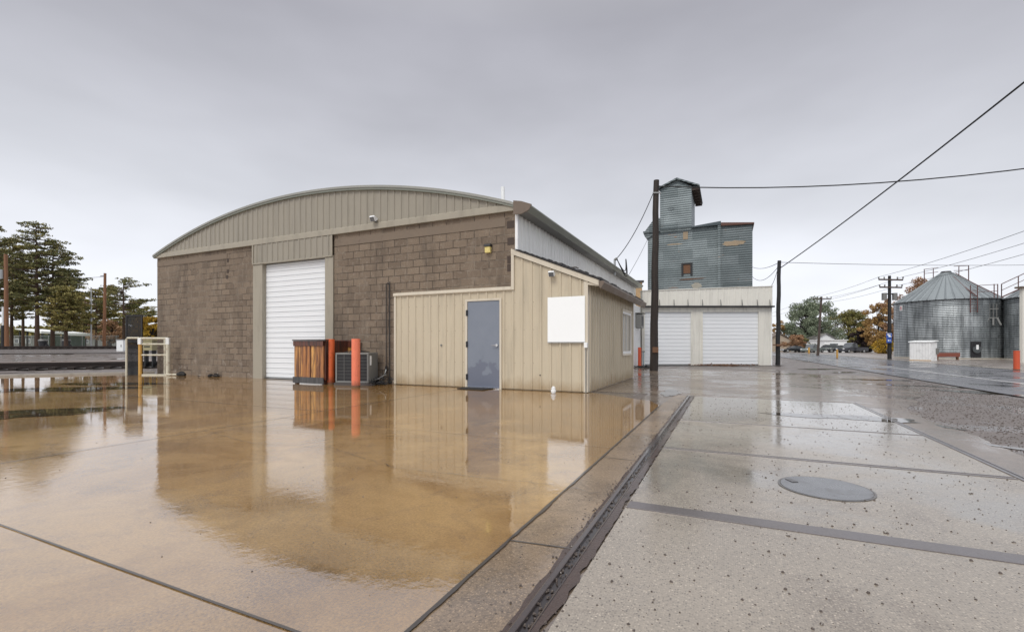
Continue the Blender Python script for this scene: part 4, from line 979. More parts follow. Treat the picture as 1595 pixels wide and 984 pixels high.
blob('bare_patch', 1078, 434.5, 24, 1.0, M['boarded'], EY, 2)
blob('bare_patch', 1050, 380.5, 15, 1.2, M['exposed'], EY, 3)
blob('bare_patch', 1085, 445, 9, 5.5, mat('bleached_sheet', (.38, .36, .30), .7, var=.2), EY, 5)
blob('bare_patch', 1045, 325, 6, 4, M['corr_dark'], EY, 6)
# small roof between elevator and garage
b = MB(); b.box(ep(1001, 450)[0], ep(1010, 450)[0] + .4, EY - .4, EY + 2, 3.9, 5.8); 

# ------------------------------------------------------------------ poles and wires
def pole(name, label, base, top, r0, r1, m, group=None):
    t_ = thing(name, label, 'utility pole', base, 0, group); b = MB(); n = 12
    d = Vector(top) - Vector(base)
    pts = [d * (i / n) + Vector((.012 * math.sin(i * 1.7), 0, 0)) for i in range(n + 1)]; pts[0].z = -.1
    b.path(pts, [r0 + (r1 - r0) * i / n for i in range(n + 1)], 14); b.build('shaft', m, t_, smooth=True); return t_
P1 = gp(1018.3, 577.5); P1T = at(1022, 281, P1.y)
pl = pole('utility_pole', 'tall dark leaning wooden pole in front of the garage', P1, P1T, 6.5 / F * P1.y, 4.2 / F * P1.y, M['pole'])
q = at(1021.5, 302, P1.y) - P1
b = MB(); b.tube(q + Vector((-.16, -.12, 0)), q + Vector((.16, -.12, 0)), .03, n=8); b.build('insulator', M['steel'], pl)
b = MB(); q = at(1018.5, 545, P1.y) - P1; b.box(q.x - .1, q.x + .12, -.2, -.12, q.z - .1, q.z + .12); b.build('metal_tag', M['boarded'], pl)
P2 = gp(1211.3, 568.5); P2T = at(1213.6, 406, P2.y)
pl = pole('utility_pole', 'thin black pole standing right of the garage', P2, P2T, 3.3 / F * P2.y, 2.6 / F * P2.y, M['wire'])
q = at(1210, 537, P2.y) - P2; b = MB(); b.tube((q.x - .28, -.14, q.z), (q.x + .28, -.14, q.z), .03, n=8); b.tube((q.x - .1, -.16, q.z - .03), (q.x + .1, -.16, q.z - .03), .06, n=8); b.build('cross_bracket', M['boarded'], pl)
P3 = Vector((27.25, 33.6, 0)); P4 = Vector((31.2, 47.5, 0)); P5 = P3 * 2 - P4
def crosspole(base, label, top, arms, xf=True, lean=0, r=.13):
    t_ = thing('power_pole', label, 'power pole', base, 0, 'power poles along the road'); h = top - base.z
    b = MB(); b.path([(0, 0, -.1), (lean * .5, 0, h / 2), (lean, 0, h)], [r, r * .85, r * .7], 12); b.build('shaft', M['pole_grey'] if not xf else M['wire'], t_, smooth=True)
    for (z, w) in arms:
        l = lean * z / h
        b = MB(); b.obox((l, -.12, z), (w, .09, .1), .12); b.build('crossarm', M['pole_grey'], t_)
        for k in (-.46, -.25, .25, .46): b = MB(); b.tube((l + k * w, -.12, z + .05), (l + k * w, -.12, z + .2), .035, .05, n=8); b.build('insulator', M['acgrey'], t_)
    if xf:
        for sx in (-1, 1): b = MB(); b.tube((sx * .38, 0, h - 1.75), (sx * .38, 0, h - 1.25), .16, n=14); b.build('transformer', M['acgrey'], t_, smooth=True)
        b = MB(); b.box(-.4, .4, -.04, .04, h - 1.35, h - 1.28); b.build('bracket', M['wire'], t_)
    return t_
crosspole(P3, 'dark power pole with two crossarms and transformers before the grain bin', 6.05, [(5.75, 1.9), (5.2, 1.75)])
crosspole(P4, 'thin leaning power pole with one crossarm in front of the big green tree', 6.0, [(5.78, 2.0)], xf=False, lean=.38)
def wire(a, c_, sag=.2, r=.014, label='', n=24, group=None, over=1.0):
    a, c_ = Vector(a), Vector(c_); pts = []
    for i in range(n + 1):
        s = i / n * over; q = a.lerp(c_, s); q.z -= 4 * sag * s * (1 - s) if s <= 1 else 4 * sag * (s - 1) * (1 if over > 1 else 0) * -1; pts.append(q)
    b = MB(); b.path(pts, r, 6); return tag(b.build('overhead_cable', M['wire'], smooth=True), label, 'cable', group)
w_a = at(1023, 290, P1.y)
wire(w_a, at(1640, 257, 16), .33, .022, over=2.4, label= 'thick level cable running right from the top of the tall dark pole')
wire(at(1216, 417, P2.y), at(1700, 45, 9.0), .12, .022, over=2.2, label= 'thick steep cable rising right from the thin black pole out of view')
wire(at(1214, 408.5, P2.y), at(1640, 412, 30), .10, .012, over=2.4, label= 'thin level cable running right from the thin black pole')
wire(at(1017, 302, P1.y), MAST, .25, .016, 'cable dropping left from the tall pole to the service mast')
wire(at(1009, 372, 38), at(974, 437, 26), .1, .014, 'thin cable between the grain elevator and the warehouse roof')
wire(at(1172, 416, 37), at(1213, 409, P2.y), .2, .014, 'upper cable between the grain elevator and the thin black pole')
wire(at(1172, 431, 37), at(1213, 414, P2.y), .5, .014, 'sagging lower cable between the grain elevator and the thin black pole')
wire(at(1201, 446, GY), at(1212, 416, P2.y), .12, .012, 'short cable from the garage roof up to the thin black pole')
for k, (dx, z) in enumerate(((-.85, 5.95), (.85, 5.95), (-.75, 5.4), (.8, 5.4))):
    g_ = 'power lines strung along the road poles'
    lab = ['outer upper', 'inner upper', 'outer lower', 'inner lower'][k]
    z4 = 5.95 if k < 2 else 5.45
    wire(P3 + Vector((dx, -.1, z)), P4 + Vector((.38 + dx, -.1, z4)), .15, .010, 'thin %s power line between the two road poles' % lab, group=g_)
    if k in (0, 1, 3): wire(P3 + Vector((dx, -.1, z)), P5 + Vector((dx, -.1, z + .2)), .12, .011, 'thin %s power line rising right from the pole by the grain bin' % lab, group=g_, over=2.5)
    if k < 2: wire(P4 + Vector((.38 + dx, -.1, z4)), (44 + dx, 95, 5.3), .5, .011, 'thin %s power line running away from the leaning power pole' % lab, group=g_)
# route sign on the pole
q = at(1386.3, 526.5, 33.3)
t_ = thing('road_sign', 'blue sign with white arrow on the dark power pole', 'road sign', (q.x, 33.40, q.z))
M['signblue'] = mat('sign_blue', (.03, .10, .42), .4, var=.05); 
MB().box(-.20, .20, -.03, 0, .02, .36).build('sign_panel', M['signblue'], t_, bevel=.004); MB().box(-.18, .18, -.03, 0, -.33, -.0).build('arrow_panel', M['signblue'], t_, bevel=.004)
b = MB(); b.tube((0.02, -.033, .16), (0.02, -.037, .16), .09, n=6); b.tube((-.09, -.033, .25), (-.09, -.037, .25), .05, n=8); b.box(-.15, .15, -.037, -.033, .31, .34); b.box(.08, .14, -.037, -.033, .08, .14); b.build('white_symbol', M['panelwhite'], t_)
b = MB(); b.box(-.05, .11, -.037, -.033, -.185, -.145); b.prism([(-.12, -.165), (-.04, -.10), (-.04, -.23)], -.037, -.033, 'y'); b.build('arrow', M['panelwhite'], t_)

# ------------------------------------------------------------------ grain bins
def bin_mat(name, k=1.0):
    m, t, p = newmat(name); co = t.nodes.new('ShaderNodeTexCoord').outputs['UV']
    s = t.nodes.new('ShaderNodeSeparateXYZ'); t.links.new(co, s.inputs[0])
    cb = t.nodes.new('ShaderNodeCombineXYZ'); t.links.new(s.outputs[0], cb.inputs[0]); t.links.new(s.outputs[1], cb.inputs[1])
    br = t.nodes.new('ShaderNodeTexBrick'); t.links.new(cb.outputs[0], br.inputs['Vector']); br.inputs['Scale'].default_value = 1; br.inputs['Brick Width'].default_value = 1.15; br.inputs['Row Height'].default_value = .80
    br.inputs['Mortar Size'].default_value = .01; br.inputs['Color1'].default_value = (.42 * k, .45 * k, .46 * k, 1); br.inputs['Color2'].default_value = (.22 * k, .24 * k, .25 * k, 1); br.inputs['Mortar'].default_value = (.09, .1, .1, 1); br.offset = .5
    n = tnoise(t, 1, 5, .65, vec=cb.outputs[0], stretch=(2.6, .35, 1)); c = mixc(t, rp(t, n, [(.42, 0.0), (.62, .8)]), br.outputs['Color'], (.10 * k, .11 * k, .115 * k))
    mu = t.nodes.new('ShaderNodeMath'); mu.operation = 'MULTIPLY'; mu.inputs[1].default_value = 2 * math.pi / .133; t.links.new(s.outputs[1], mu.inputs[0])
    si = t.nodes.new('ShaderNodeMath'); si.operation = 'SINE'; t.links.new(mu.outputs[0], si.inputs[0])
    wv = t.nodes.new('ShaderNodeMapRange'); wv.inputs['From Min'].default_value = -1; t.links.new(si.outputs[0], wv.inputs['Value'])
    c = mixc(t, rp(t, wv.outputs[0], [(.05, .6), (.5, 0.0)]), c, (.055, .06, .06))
    t.links.new(c, p.inputs['Base Color']); p.inputs['Metallic'].default_value = .55; p.inputs['Roughness'].default_value = .42
    bump(t, p, wv.outputs[0], .7, .02); return m
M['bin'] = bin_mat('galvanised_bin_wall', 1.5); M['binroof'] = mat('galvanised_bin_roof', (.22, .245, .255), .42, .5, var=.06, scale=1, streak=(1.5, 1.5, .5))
M['ladder'] = mat('red_brown_ladder', (.13, .06, .055), .6, var=.2, scale=5)
def grain_bin(label, cx, cy, r, h, apex, seed):
    z0 = gz(cx, cy); t_ = thing('grain_bin', label, 'grain bin', (cx, cy, z0), 0, 'corrugated grain bins by the road')
    n = 96; me = bpy.data.meshes.new('bin_wall'); vs = []; fs = []
    for i in range(n):
        a = 2 * math.pi * i / n
        for z in (-.2, h): vs.append((r * math.cos(a), r * math.sin(a), z))
    for i in range(n): fs.append((2 * i, 2 * ((i + 1) % n), 2 * ((i + 1) % n) + 1, 2 * i + 1))
    me.from_pydata(vs, [], fs); uv = me.uv_layers.new(name='UVMap')
    for p_ in me.polygons:
        for li in p_.loop_indices:
            vi = me.loops[li].vertex_index; k = vi // 2
            if p_.index == n - 1 and k == 0: k = n
            uv.data[li].uv = (2 * math.pi * r * k / n + seed, vs[vi][2])
        p_.use_smooth = True
    me.materials.append(M['bin']); o = bpy.data.objects.new('bin_wall', me); C.objects.link(o); o.parent = t_
    b = MB(); nr = 40; rc = .35
    for i in range(nr):
        a0, a1 = 2 * math.pi * i / nr, 2 * math.pi * (i + 1) / nr; am = a0 + (a1 - a0) * .12; q0 = len(b.v)
        for a, e in ((a0, 0.0), (a0 + .006 * 4, .05), (a0 + .006 * 8, 0.0), (a1, 0.0)):
            b.v.append(((r + .08) * math.cos(a), (r + .08) * math.sin(a), h - .02 + e)); b.v.append((rc * math.cos(a), rc * math.sin(a), apex + e * .5))
        for j in range(3): b.f.append((q0 + 2 * j, q0 + 2 * j + 2, q0 + 2 * j + 3, q0 + 2 * j + 1))
    rf = b.build('roof', M['binroof'], t_)
    b = MB(); b.tube((0, 0, apex - .04), (0, 0, apex + .12), rc + .03, rc - .05, n=20); b.build('roof_cap', M['dark'], rf)
    b = MB(); b.tube((0, 0, h - .05), (0, 0, h + .0), r + .09, r + .09, n=96, cap=False); b.build('eave_ring', M['dark'], t_)
    b = MB(); b.tube((0, 0, -.1), (0, 0, .10), r + .22, r + .16, n=64); b.build('foundation', M['concrete'], t_, smooth=True)
    return t_, z0
DB = 51.0; a1_, a2_ = math.atan((1392 - 797.5) / F), math.atan((1565 - 797.5) / F)
ac, ha = (a1_ + a2_) / 2, (a2_ - a1_) / 2; RB = DB * math.sin(ha); BX, BY = DB * math.sin(ac), DB * math.cos(ac)
yn = BY - RB * math.cos(ac); zEave = H + (HY - 466) / F * yn; zApex = H + (HY - 425) / F * BY
print('BIN', BX, BY, RB, yn, zEave, zApex)
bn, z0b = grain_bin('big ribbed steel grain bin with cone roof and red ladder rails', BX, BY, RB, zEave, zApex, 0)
dirc = Vector((-BX, -BY, 0)).normalized(); sidev = Vector((dirc.y * -1, dirc.x, 0))   # towards camera, and to the right in view
sidev = Vector((-dirc.y, dirc.x, 0)); 
if sidev.x < 0: sidev = -sidev
def onbin(px, rad=None, zz=0):   # local point on the wall at a pixel column
    rad = rad or RB; r_ = (px - 797.5) / F; best = None
    dx, dy = r_, 1.0; L = math.hypot(dx, dy); dx /= L; dy /= L
    bq = dx * BX + dy * BY; cc = BX * BX + BY * BY - rad * rad; disc = bq * bq - cc
    tq = bq - math.sqrt(max(0, disc)); return Vector((dx * tq - BX, dy * tq - BY, zz)), dy * tq
def zat(py, Y): return H + (HY - py) / F * Y
# catwalk railing at the peak
b = MB(); q = []
for sx in (-1, 1):
    for k in (0, 1):
        xx = sx * (.75 + .55 * k)
        pt = sidev * xx + dirc * .25; b.tube(pt + Vector((0, 0, zApex - .36 - .45 * k)), pt + Vector((0, 0, zApex + .42)), .025, n=6)
        pt2 = sidev * xx - dirc * .35; b.tube(pt2 + Vector((0, 0, zApex - .36 - .45 * k)), pt2 + Vector((0, 0, zApex + .42)), .025, n=6)
        b.tube(pt + Vector((0, 0, zApex + .40)), pt2 + Vector((0, 0, zApex + .40)), .025, n=6)
    for z in (.05, .40):
        b.tube(sidev * sx * .45 + dirc * .25 + Vector((0, 0, zApex + z + .05)), sidev * sx * 1.3 + dirc * .25 + Vector((0, 0, zApex + z)), .022, n=6)
b.build('peak_railing', M['ladder'], bn)
# eave platform railing and ladder
b = MB()
pe = [onbin(px, RB + .1)[0] for px in (1511.5, 1522.5, 1548.5, 1554)]
pe2 = [onbin(px, RB + .6)[0] for px in (1511.5, 1522.5, 1548.5, 1554, 1560)]
for i, pp in enumerate(pe[:2]): b.tube(pp + Vector((0, 0, zEave - 1.05)), pp + Vector((0, 0, zEave + .95)), .03, n=6)
for pp in pe2[2:]: b.tube(pp + Vector((0, 0, zEave - .05)), pp + Vector((0, 0, zEave + .95)), .03, n=6)
for z in (.45, .92):
    b.tube(pe[1] + Vector((0, 0, zEave + z)), pe2[3] + Vector((0, 0, zEave + z)), .022, n=6)
b.tube(pe[0] + Vector((0, 0, zEave + .5)), pe[1] + Vector((0, 0, zEave + .5)), .022, n=6)
b.build('ladder_rails', M['ladder'], bn)
b = MB()
for k in range(8): z = zEave - .95 + k * .22; b.tube(pe[0] + Vector((0, 0, z)), pe[1] + Vector((0, 0, z)), .012, n=5)
b.build('rungs', M['ladder'], bn)
b = MB(); b.path([pe[1] * 1.0 + Vector((0, 0, zEave + .1)), pe[1] * .6 + Vector((0, 0, zEave + (zApex - zEave) * .42)), pe[1] * .25 + Vector((0, 0, zEave + (zApex - zEave) * .82))], .04, 6)
b.path([pe[3] * .98 + Vector((0, 0, zEave + .25)), pe[3] * .55 + Vector((0, 0, zEave + (zApex - zEave) * .55)), pe[3] * .2 + Vector((0, 0, zEave + (zApex - zEave) * .95))], .03, 6)
b.build('roof_ladder', M['ladder'], bn)
# loading spouts, pump panel, number plate
p_, Yp = onbin(1547, RB + .12)
b = MB()
for dx in (-.18, .0, .18): b.tube(p_ + sidev * dx + Vector((0, 0, zat(473, Yp))), p_ + sidev * dx + Vector((0, 0, zat(495, Yp))), .025, n=6)
for z in (481, 495): b.tube(p_ - sidev * .28 + Vector((0, 0, zat(z, Yp))), p_ + sidev * .28 + Vector((0, 0, zat(z, Yp))), .025, n=6)
for dx in (-.22, 0, .2): b.tube(p_ + sidev * dx + Vector((0, 0, zat(495, Yp))), p_ + sidev * dx * 1.9 + dirc * .15 + Vector((0, 0, zat(506.5, Yp))), .06, n=8)
b.build('grain_spouts', M['acgrey'], bn)
p_, Yp = onbin(1520, RB + .02); ang = math.atan2(p_.y, p_.x)
b = MB(); b.obox(p_ + Vector((0, 0, zat(544, Yp))), (.10, .62, 1.15), ang); b.build('access_door', M['dark'], bn, bevel=.02)
b = MB(); b.tube(p_ * 1.02 + Vector((0, 0, zat(544, Yp))), p_ * 1.045 + Vector((0, 0, zat(544, Yp))), .27, n=20); b.build('door_hatch', M['bin'], bn, smooth=True)
b = MB(); b.obox(p_ * 1.05 + Vector((0, 0, zat(540.5, Yp))), (.02, .14, .34), ang); b.build('notice_plate', M['panelwhite'], bn)
p_, Yp = onbin(1403.5, RB + .03); ang = math.atan2(p_.y, p_.x)
b = MB(); b.obox(p_ + Vector((0, 0, zat(480, Yp))), (.02, .30, .42), ang); pn = b.build('number_plate', M['panelwhite'], bn)
b = MB(); cz = zat(480, Yp); 
uu = Vector((-math.sin(ang), math.cos(ang), 0)); nn_ = Vector((math.cos(ang), math.sin(ang), 0))
for zz_, rr2 in ((-.06, .075), (.08, .06)):
    b.path([p_ + nn_ * .02 + uu * rr2 * math.cos(i * math.pi / 8) + Vector((0, 0, cz + zz_ + rr2 * math.sin(i * math.pi / 8))) for i in range(17)], .014, 5)
b.build('numeral', mat('sign_red', (.5, .04, .05), .5), pn)
# second bin
ac2 = math.atan((1563.5 - 797.5) / F) + math.asin(RB / 50.0)
B2X, B2Y = 50.0 * math.sin(ac2), 50.0 * math.cos(ac2)
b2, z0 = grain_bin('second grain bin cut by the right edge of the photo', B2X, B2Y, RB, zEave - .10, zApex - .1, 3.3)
b = MB(); q0 = Vector((BX, BY, 0)) + pe2[4]; q1 = Vector((B2X, B2Y, 0)) - Vector((B2X, B2Y, 0)).normalized() * 1.2
wk = thing('catwalk', 'red-brown catwalk railing linking the two grain bins', 'catwalk', (q0.x, q0.y, zEave))
for z, r_ in ((0, .05), (.5, .022), (.95, .03)): b.tube((0, 0, z), Vector((q1.x - q0.x, q1.y - q0.y, z + 1.9)), r_, n=6)
for s_ in (0, .25, .5, .75, 1): v = Vector((q1.x - q0.x, q1.y - q0.y, 1.9)) * s_; b.tube(v, v + Vector((0, 0, .95)), .03, n=6)
b.build('railing', M['ladder'], wk)
# right edge: pale post with dark cap
t_ = thing('cream_post', 'cream corner post with a dark cap at the right edge', 'post', (at(1592.5, 500, 27).x, 27, 0))
zc = at(0, 449, 27).z; MB().box(-.08, .25, -.08, .08, 0, zc).build('post', M['cream'], t_); MB().box(-.25, .4, -.2, .2, zc, zc + .1).build('cap', M['gutter'], t_)
bollard(1583.5, 576.5, 546, 7.5, M['redorange'], 'red-orange post standing in front of the second grain bin')
# white shed
q = gp(1438, 561.5); 
t_ = thing('white_pump_house', 'small white ribbed shed with slanting lid before the grain bin', 'shed', (q.x, q.y, 0), R(-62))
b = MB(); wS2, dS2, hS2 = 1.17, .85, 1.24
ribbed(b, -wS2 / 2, wS2 / 2, .0, hS2, y=-dS2 / 2, pitch=.16, depth=.012); ribbed(b, -dS2 / 2, dS2 / 2, .0, hS2, y=wS2 / 2, pitch=.16, depth=.012, face=1, axis='y')
b.box(-wS2 / 2 + .01, wS2 / 2 - .01, -dS2 / 2 + .01, dS2 / 2 - .01, -.05, hS2); b.build('wall', M['white'], t_)
b = MB(); b.prism([(-dS2 / 2 - .06, hS2 + .0), (dS2 / 2 + .06, hS2 + .06), (dS2 / 2 + .06, hS2 + .13), (-dS2 / 2 - .06, hS2 + .05)], -wS2 / 2 - .06, wS2 / 2 + .06, 'x'); b.build('lid', M['panelwhite'], t_)
b = MB(); b.box(wS2 / 2 + .012, wS2 / 2 + .10, .2, .42, .45, .85); b.build('meter_box', M['acgrey'], t_)
b = MB(); b.box(-wS2 / 2, wS2 / 2, -dS2 / 2 - .02, -dS2 / 2 - .014, .0, .05); b.build('rust_band', M['yellow'], t_)
q = gp(1475, 560.3)
t_ = thing('rusty_beam', 'long red-brown steel beam on legs in front of the bin', 'steel beam', (q.x, q.y, 0), R(-10))
MB().box(-.75, .75, -.1, .1, .22, .50).build('beam', mat('rusty_red', (.24, .075, .05), .7, var=.25, scale=4), t_)
for sx in (-.65, .6): MB().box(sx, sx + .08, -.08, .08, 0, .22).build('leg', M['boarded'], t_)

# ------------------------------------------------------------------ vegetation
def leaf_mat(name, a, b_, c_):
    m, t, p = newmat(name); g = t.nodes.new('ShaderNodeNewGeometry')
    c = rp(t, g.outputs['Random Per Island'], [(0.0, a), (.5, b_), (1.0, c_)])
    n = tnoise(t, .55, 3, .6); c = mixc(t, rp(t, n, [(.38, 0.0), (.65, .55)]), c, a)
    t.links.new(c, p.inputs['Base Color']); p.inputs['Roughness'].default_value = .6; p.inputs['Specular IOR Level'].default_value = .2
    return m
def bark(name, col): return mat(name, col, .85, var=.3, scale=6, b=.5, bscale=30)
M['bark'] = bark('dark_bark', (.045, .033, .027)); M['pinebark'] = bark('pine_bark', (.085, .05, .035))
LF = {
 'pine': leaf_mat('pine_needles', (.09, .105, .045), (.20, .195, .075), (.34, .28, .12)),
 'pine2': leaf_mat('olive_pine_needles', (.12, .12, .045), (.28, .24, .07), (.42, .33, .13)),
 'green': leaf_mat('grey_green_leaves', (.12, .155, .10), (.24, .28, .19), (.36, .39, .28)),
 'olive': leaf_mat('olive_leaves', (.11, .12, .045), (.24, .22, .07), (.38, .29, .10)),
 'orange': leaf_mat('orange_leaves', (.24, .14, .05), (.42, .25, .09), (.54, .38, .17)),
 'yellow': leaf_mat('yellow_leaves', (.20, .14, .02), (.45, .27, .03), (.62, .38, .05)),
 'purple': leaf_mat('dark_purple_leaves', (.022, .016, .018), (.05, .035, .036), (.09, .06, .055)),
 'russet': leaf_mat('russet_leaves', (.20, .11, .06), (.38, .22, .12), (.52, .33, .2)),
}
def leaf(b, p, s, rnd, flat=0.0):
    d = Vector((rnd.gauss(0, 1), rnd.gauss(0, 1), rnd.gauss(0, 1) * (1 - flat))).normalized(); e = d.orthogonal().normalized()
    e = Matrix.Rotation(rnd.random() * 6.28, 3, d) @ e; f = d.cross(e)
    b.add([p + e * s, p + f * s * .55, p - e * s * .9, p - f * s * .5], [(0, 1, 2, 3)])
def tree(name, label, cat, X, Y, h, w, kind, lk='green', seed=1, group=None, trunk_r=.2, crown0=.25, n=4200, ls=.16, clumps=46, oval=1.0, z=None):
    rnd = random.Random(seed); z0 = gz(X, Y) if z is None else z
    t_ = thing(name, label, cat, (X, Y, z0), 0, group)
    tb = MB(); cb = MB(); cls = []
    if kind == 'pine':
        lean = rnd.uniform(-.02, .02) * h
        tb.path([(lean * s * s, 0, h * s) for s in [i / 8 for i in range(9)]], [max(.03, trunk_r * (1 - .88 * i / 8)) for i in range(9)], 9)
        tiers = int(clumps)
        for k in range(tiers):
            s = crown0 + (1 - crown0) * (k + rnd.random() * .6) / tiers; zc = h * s
            prof = (1 - ((s - crown0) / (1 - crown0)) ** 1.6) ** .55 * (.55 + .45 * min(1, (s - crown0) / .18)) if s > crown0 else .5
            R_ = w * prof * rnd.uniform(.65, 1.15) + .35; a = rnd.random() * 6.28
            e = Vector((math.cos(a) * R_, math.sin(a) * R_, zc + R_ * rnd.uniform(-.05, .28))); o = Vector((lean * s * s, 0, zc))
            tb.path([o, o.lerp(e, .5) + Vector((0, 0, -.1)), e], [.07, .045, .02], 5)
            m_ = max(2, int(R_ / .55))
            for j in range(m_):
                f = .35 + .7 * (j + rnd.random()) / m_; c = o.lerp(e, f) + Vector((rnd.gauss(0, .22), rnd.gauss(0, .22), .05)); cls.append((c, rnd.uniform(.36, .68) * (1.1 - .3 * f), .36))
        cls.append((Vector((lean, 0, h - .1)), .45, .7))
    else:
        tb.path([(0, 0, -.1), (rnd.uniform(-.1, .1), 0, h * .18), (rnd.uniform(-.25, .25), 0, h * .42)], [trunk_r * 1.2, trunk_r, trunk_r * .75], 10)
        for k in range(clumps):
            u = rnd.random() ** .5; a = rnd.random() * 6.28; v = rnd.random()
            zc = h * (crown0 + (1 - crown0) * v * .95); pr = math.sin(math.pi * min(1, max(0.08, (v * .82 + .14)))) ** .7
            c = Vector((math.cos(a) * w * u * pr, math.sin(a) * w * u * pr * .8, zc)); r = rnd.uniform(.10, .22) * w * oval + .15; cls.append((c, r, .75))
            if rnd.random() < .55: s0 = Vector((0, 0, h * rnd.uniform(.15, .42))); tb.path([s0, s0.lerp(c, .5) + Vector((0, 0, .3)), c], [trunk_r * .35, trunk_r * .22, .03], 5)
    tot = sum(r * r for _, r, _ in cls); lsz = ls
    if kind != 'pine': n = int(n * 2.0); lsz = ls * .68; cls = [(c + Vector((rnd.gauss(0, .12) * w, rnd.gauss(0, .12) * w, rnd.gauss(0, .05) * h)), r * rnd.uniform(.5, 1.25), fl) for c, r, fl in cls]
    for c, r, fl in cls:
        for _ in range(max(6, int(n * r * r / tot))):
            d = Vector((rnd.gauss(0, 1), rnd.gauss(0, 1), rnd.gauss(0, 1))).normalized() * r * rnd.random() ** .4
            leaf(cb, c + Vector((d.x, d.y, d.z * fl)), lsz * rnd.uniform(.5, 1.3), rnd, .3)
    tb.build('trunk', M['pinebark'] if kind == 'pine' else M['bark'], t_, smooth=True); cb.build('crown', LF[lk], t_, recalc=False)
    return t_
def tp(px, Y): return (px - 797.5) / F * Y
PG = 'pines across the railway'
def pine(px, top, Y, w, label, lk='pine', crown0=.30, seed=1, tr=.2, clumps=72, n=11500, ls=.115):
    X = tp(px, Y); z0 = gz(X, Y); h = at(0, top, Y).z - z0
    return tree('pine_tree', label, 'pine tree', X, Y, h, w, 'pine', lk, seed, PG, tr, crown0, n, ls, clumps)
pine(-16, 352, 54, 3.6, 'tall pine cut by the left edge', seed=1)
pine(18, 372, 60, 2.8, 'dark pine beside the pole with the transformer', 'pine2', seed=2, crown0=.25)
pine(36, 383, 66, 2.8, 'shorter pine behind the tallest one', seed=3, crown0=.35)
pine(58, 347, 55, 3.3, 'tallest pine, its ragged top above all the others', seed=4, crown0=.30, clumps=70, tr=.25)
pine(82, 378, 57, 3.6, 'pine with long tiered boughs, second from the tallest', seed=5, crown0=.33, clumps=64, tr=.24)
pine(102, 420, 62, 2.6, 'dark pointed evergreen beside the tiered pine', seed=6, crown0=.3)
pine(103, 448, 50, 2.0, 'low bushy olive pine behind the right litter bin', 'pine2', seed=16, crown0=.28)
pine(150, 452, 80, 3.6, 'thin hazy pine behind the street lamp', 'pine2', seed=7, crown0=.3)
pine(168, 445, 84, 3.0, 'thin pine behind the reddish pole', 'pine2', seed=19, crown0=.25)
pine(193, 436, 60, 3.7, 'flat-topped spreading pine near the warehouse corner', seed=8, crown0=.42, clumps=34, n=4200)
pine(216, 468, 74, 3.4, 'dull pine behind the mesh gate', 'pine2', seed=9, crown0=.2)
def btree(name, px, top, Y, w, label, lk, seed, cat='tree', crown0=.2, tr=.2, n=4500, ls=.2, clumps=52, group=None, oval=1.0):
    X = tp(px, Y); z0 = gz(X, Y); h = at(0, top, Y).z - z0
    return tree(name, label, cat, X, Y, h, w, 'broad', lk, seed, group, tr, crown0, n, ls, clumps, oval)
btree('yellow_tree', 236, 492, 58, 2.3, 'yellow-green autumn tree at the left warehouse corner', 'yellow', 10, crown0=.12)
btree('autumn_tree', 132, 462, 90, 3.0, 'thin pinkish brown tree left of the street lamp', 'russet', 15, n=1800)
btree('autumn_tree', 172, 500, 70, 2.4, 'low rusty brown tree behind the reddish pole', 'russet', 14, n=2500, crown0=.15)
btree('willow_tree', 1263, 469, 124, 7.2, 'large grey-green tree behind the leaning power pole', 'green', 21, crown0=.12, tr=.35, n=15000, ls=.32, clumps=150)
btree('small_evergreen', 1252, 527, 104, 2.0, 'dark green bush below the large grey-green tree', 'pine', 22, crown0=.05, n=2500)
btree('autumn_tree', 1213, 500, 125, 2.6, 'small orange tree right of the garage', 'orange', 23, crown0=.15, n=2500, ls=.26)
btree('olive_tree', 1322, 483, 128, 5.4, 'olive and gold tree between the grey-green and orange trees', 'olive', 24, crown0=.16, n=10000, ls=.27, clumps=110)
btree('purple_shrub', 1343, 512, 97, 2.2, 'dark purple round shrub behind the black pickup', 'purple', 25, crown0=.04, n=5000, ls=.22, cat='shrub')
btree('autumn_tree', 1370, 472, 92, 3.6, 'tall orange autumn tree left of the grain bin', 'orange', 26, crown0=.10, n=8500, ls=.25, clumps=90)
btree('yellow_shrub', 1377, 528, 62, 1.3, 'low yellow shrub at the foot of the sign pole', 'yellow', 27, crown0=.05, n=1600, ls=.13, cat='shrub')
btree('autumn_tree', 1428, 436, 75, 4.6, 'russet tree showing above the grain bin roof', 'russet', 28, crown0=.3, n=7000, ls=.22, clumps=80)
btree('autumn_tree', 1396, 470, 84, 2.6, 'thin brown tree behind the dark power pole', 'russet', 29, crown0=.15, n=3000, ls=.22)
btree('russet_hedge', 1239, 523, 100, 2.6, 'russet trimmed hedge tree beside the beige house', 'russet', 30, crown0=.18, n=4200, ls=.2, cat='shrub')
# far woods
def woods(name, label, x0, x1, Y, h, lk, n, seed):
    b = MB(); rnd = random.Random(seed)
    for _ in range(n):
        px = rnd.uniform(x0, x1); X = tp(px, Y + rnd.uniform(-6, 6)); base = gz(X, Y)
        hh_ = h * (.55 + .45 * mnoise.noise(Vector((px * .03, seed, 0)))); z = base + hh_ * rnd.random() ** .8
        leaf(b, Vector((X, Y + rnd.uniform(-6, 6), z)), rnd.uniform(.4, .8), rnd)
    return tag(b.build(name, LF[lk], recalc=False), label, kind='stuff')
woods('far_woods', 'dull mass of park trees beyond the pavilion', -60, 250, 125, 9.0, 'pine2', 9000, 3)
woods('far_woods', 'distant low treeline at the end of the road', 1196, 1420, 190, 7, 'olive', 5000, 4)
woods('far_woods', 'treeline behind the grain bins', 1395, 1640, 140, 6, 'olive', 3000, 6)

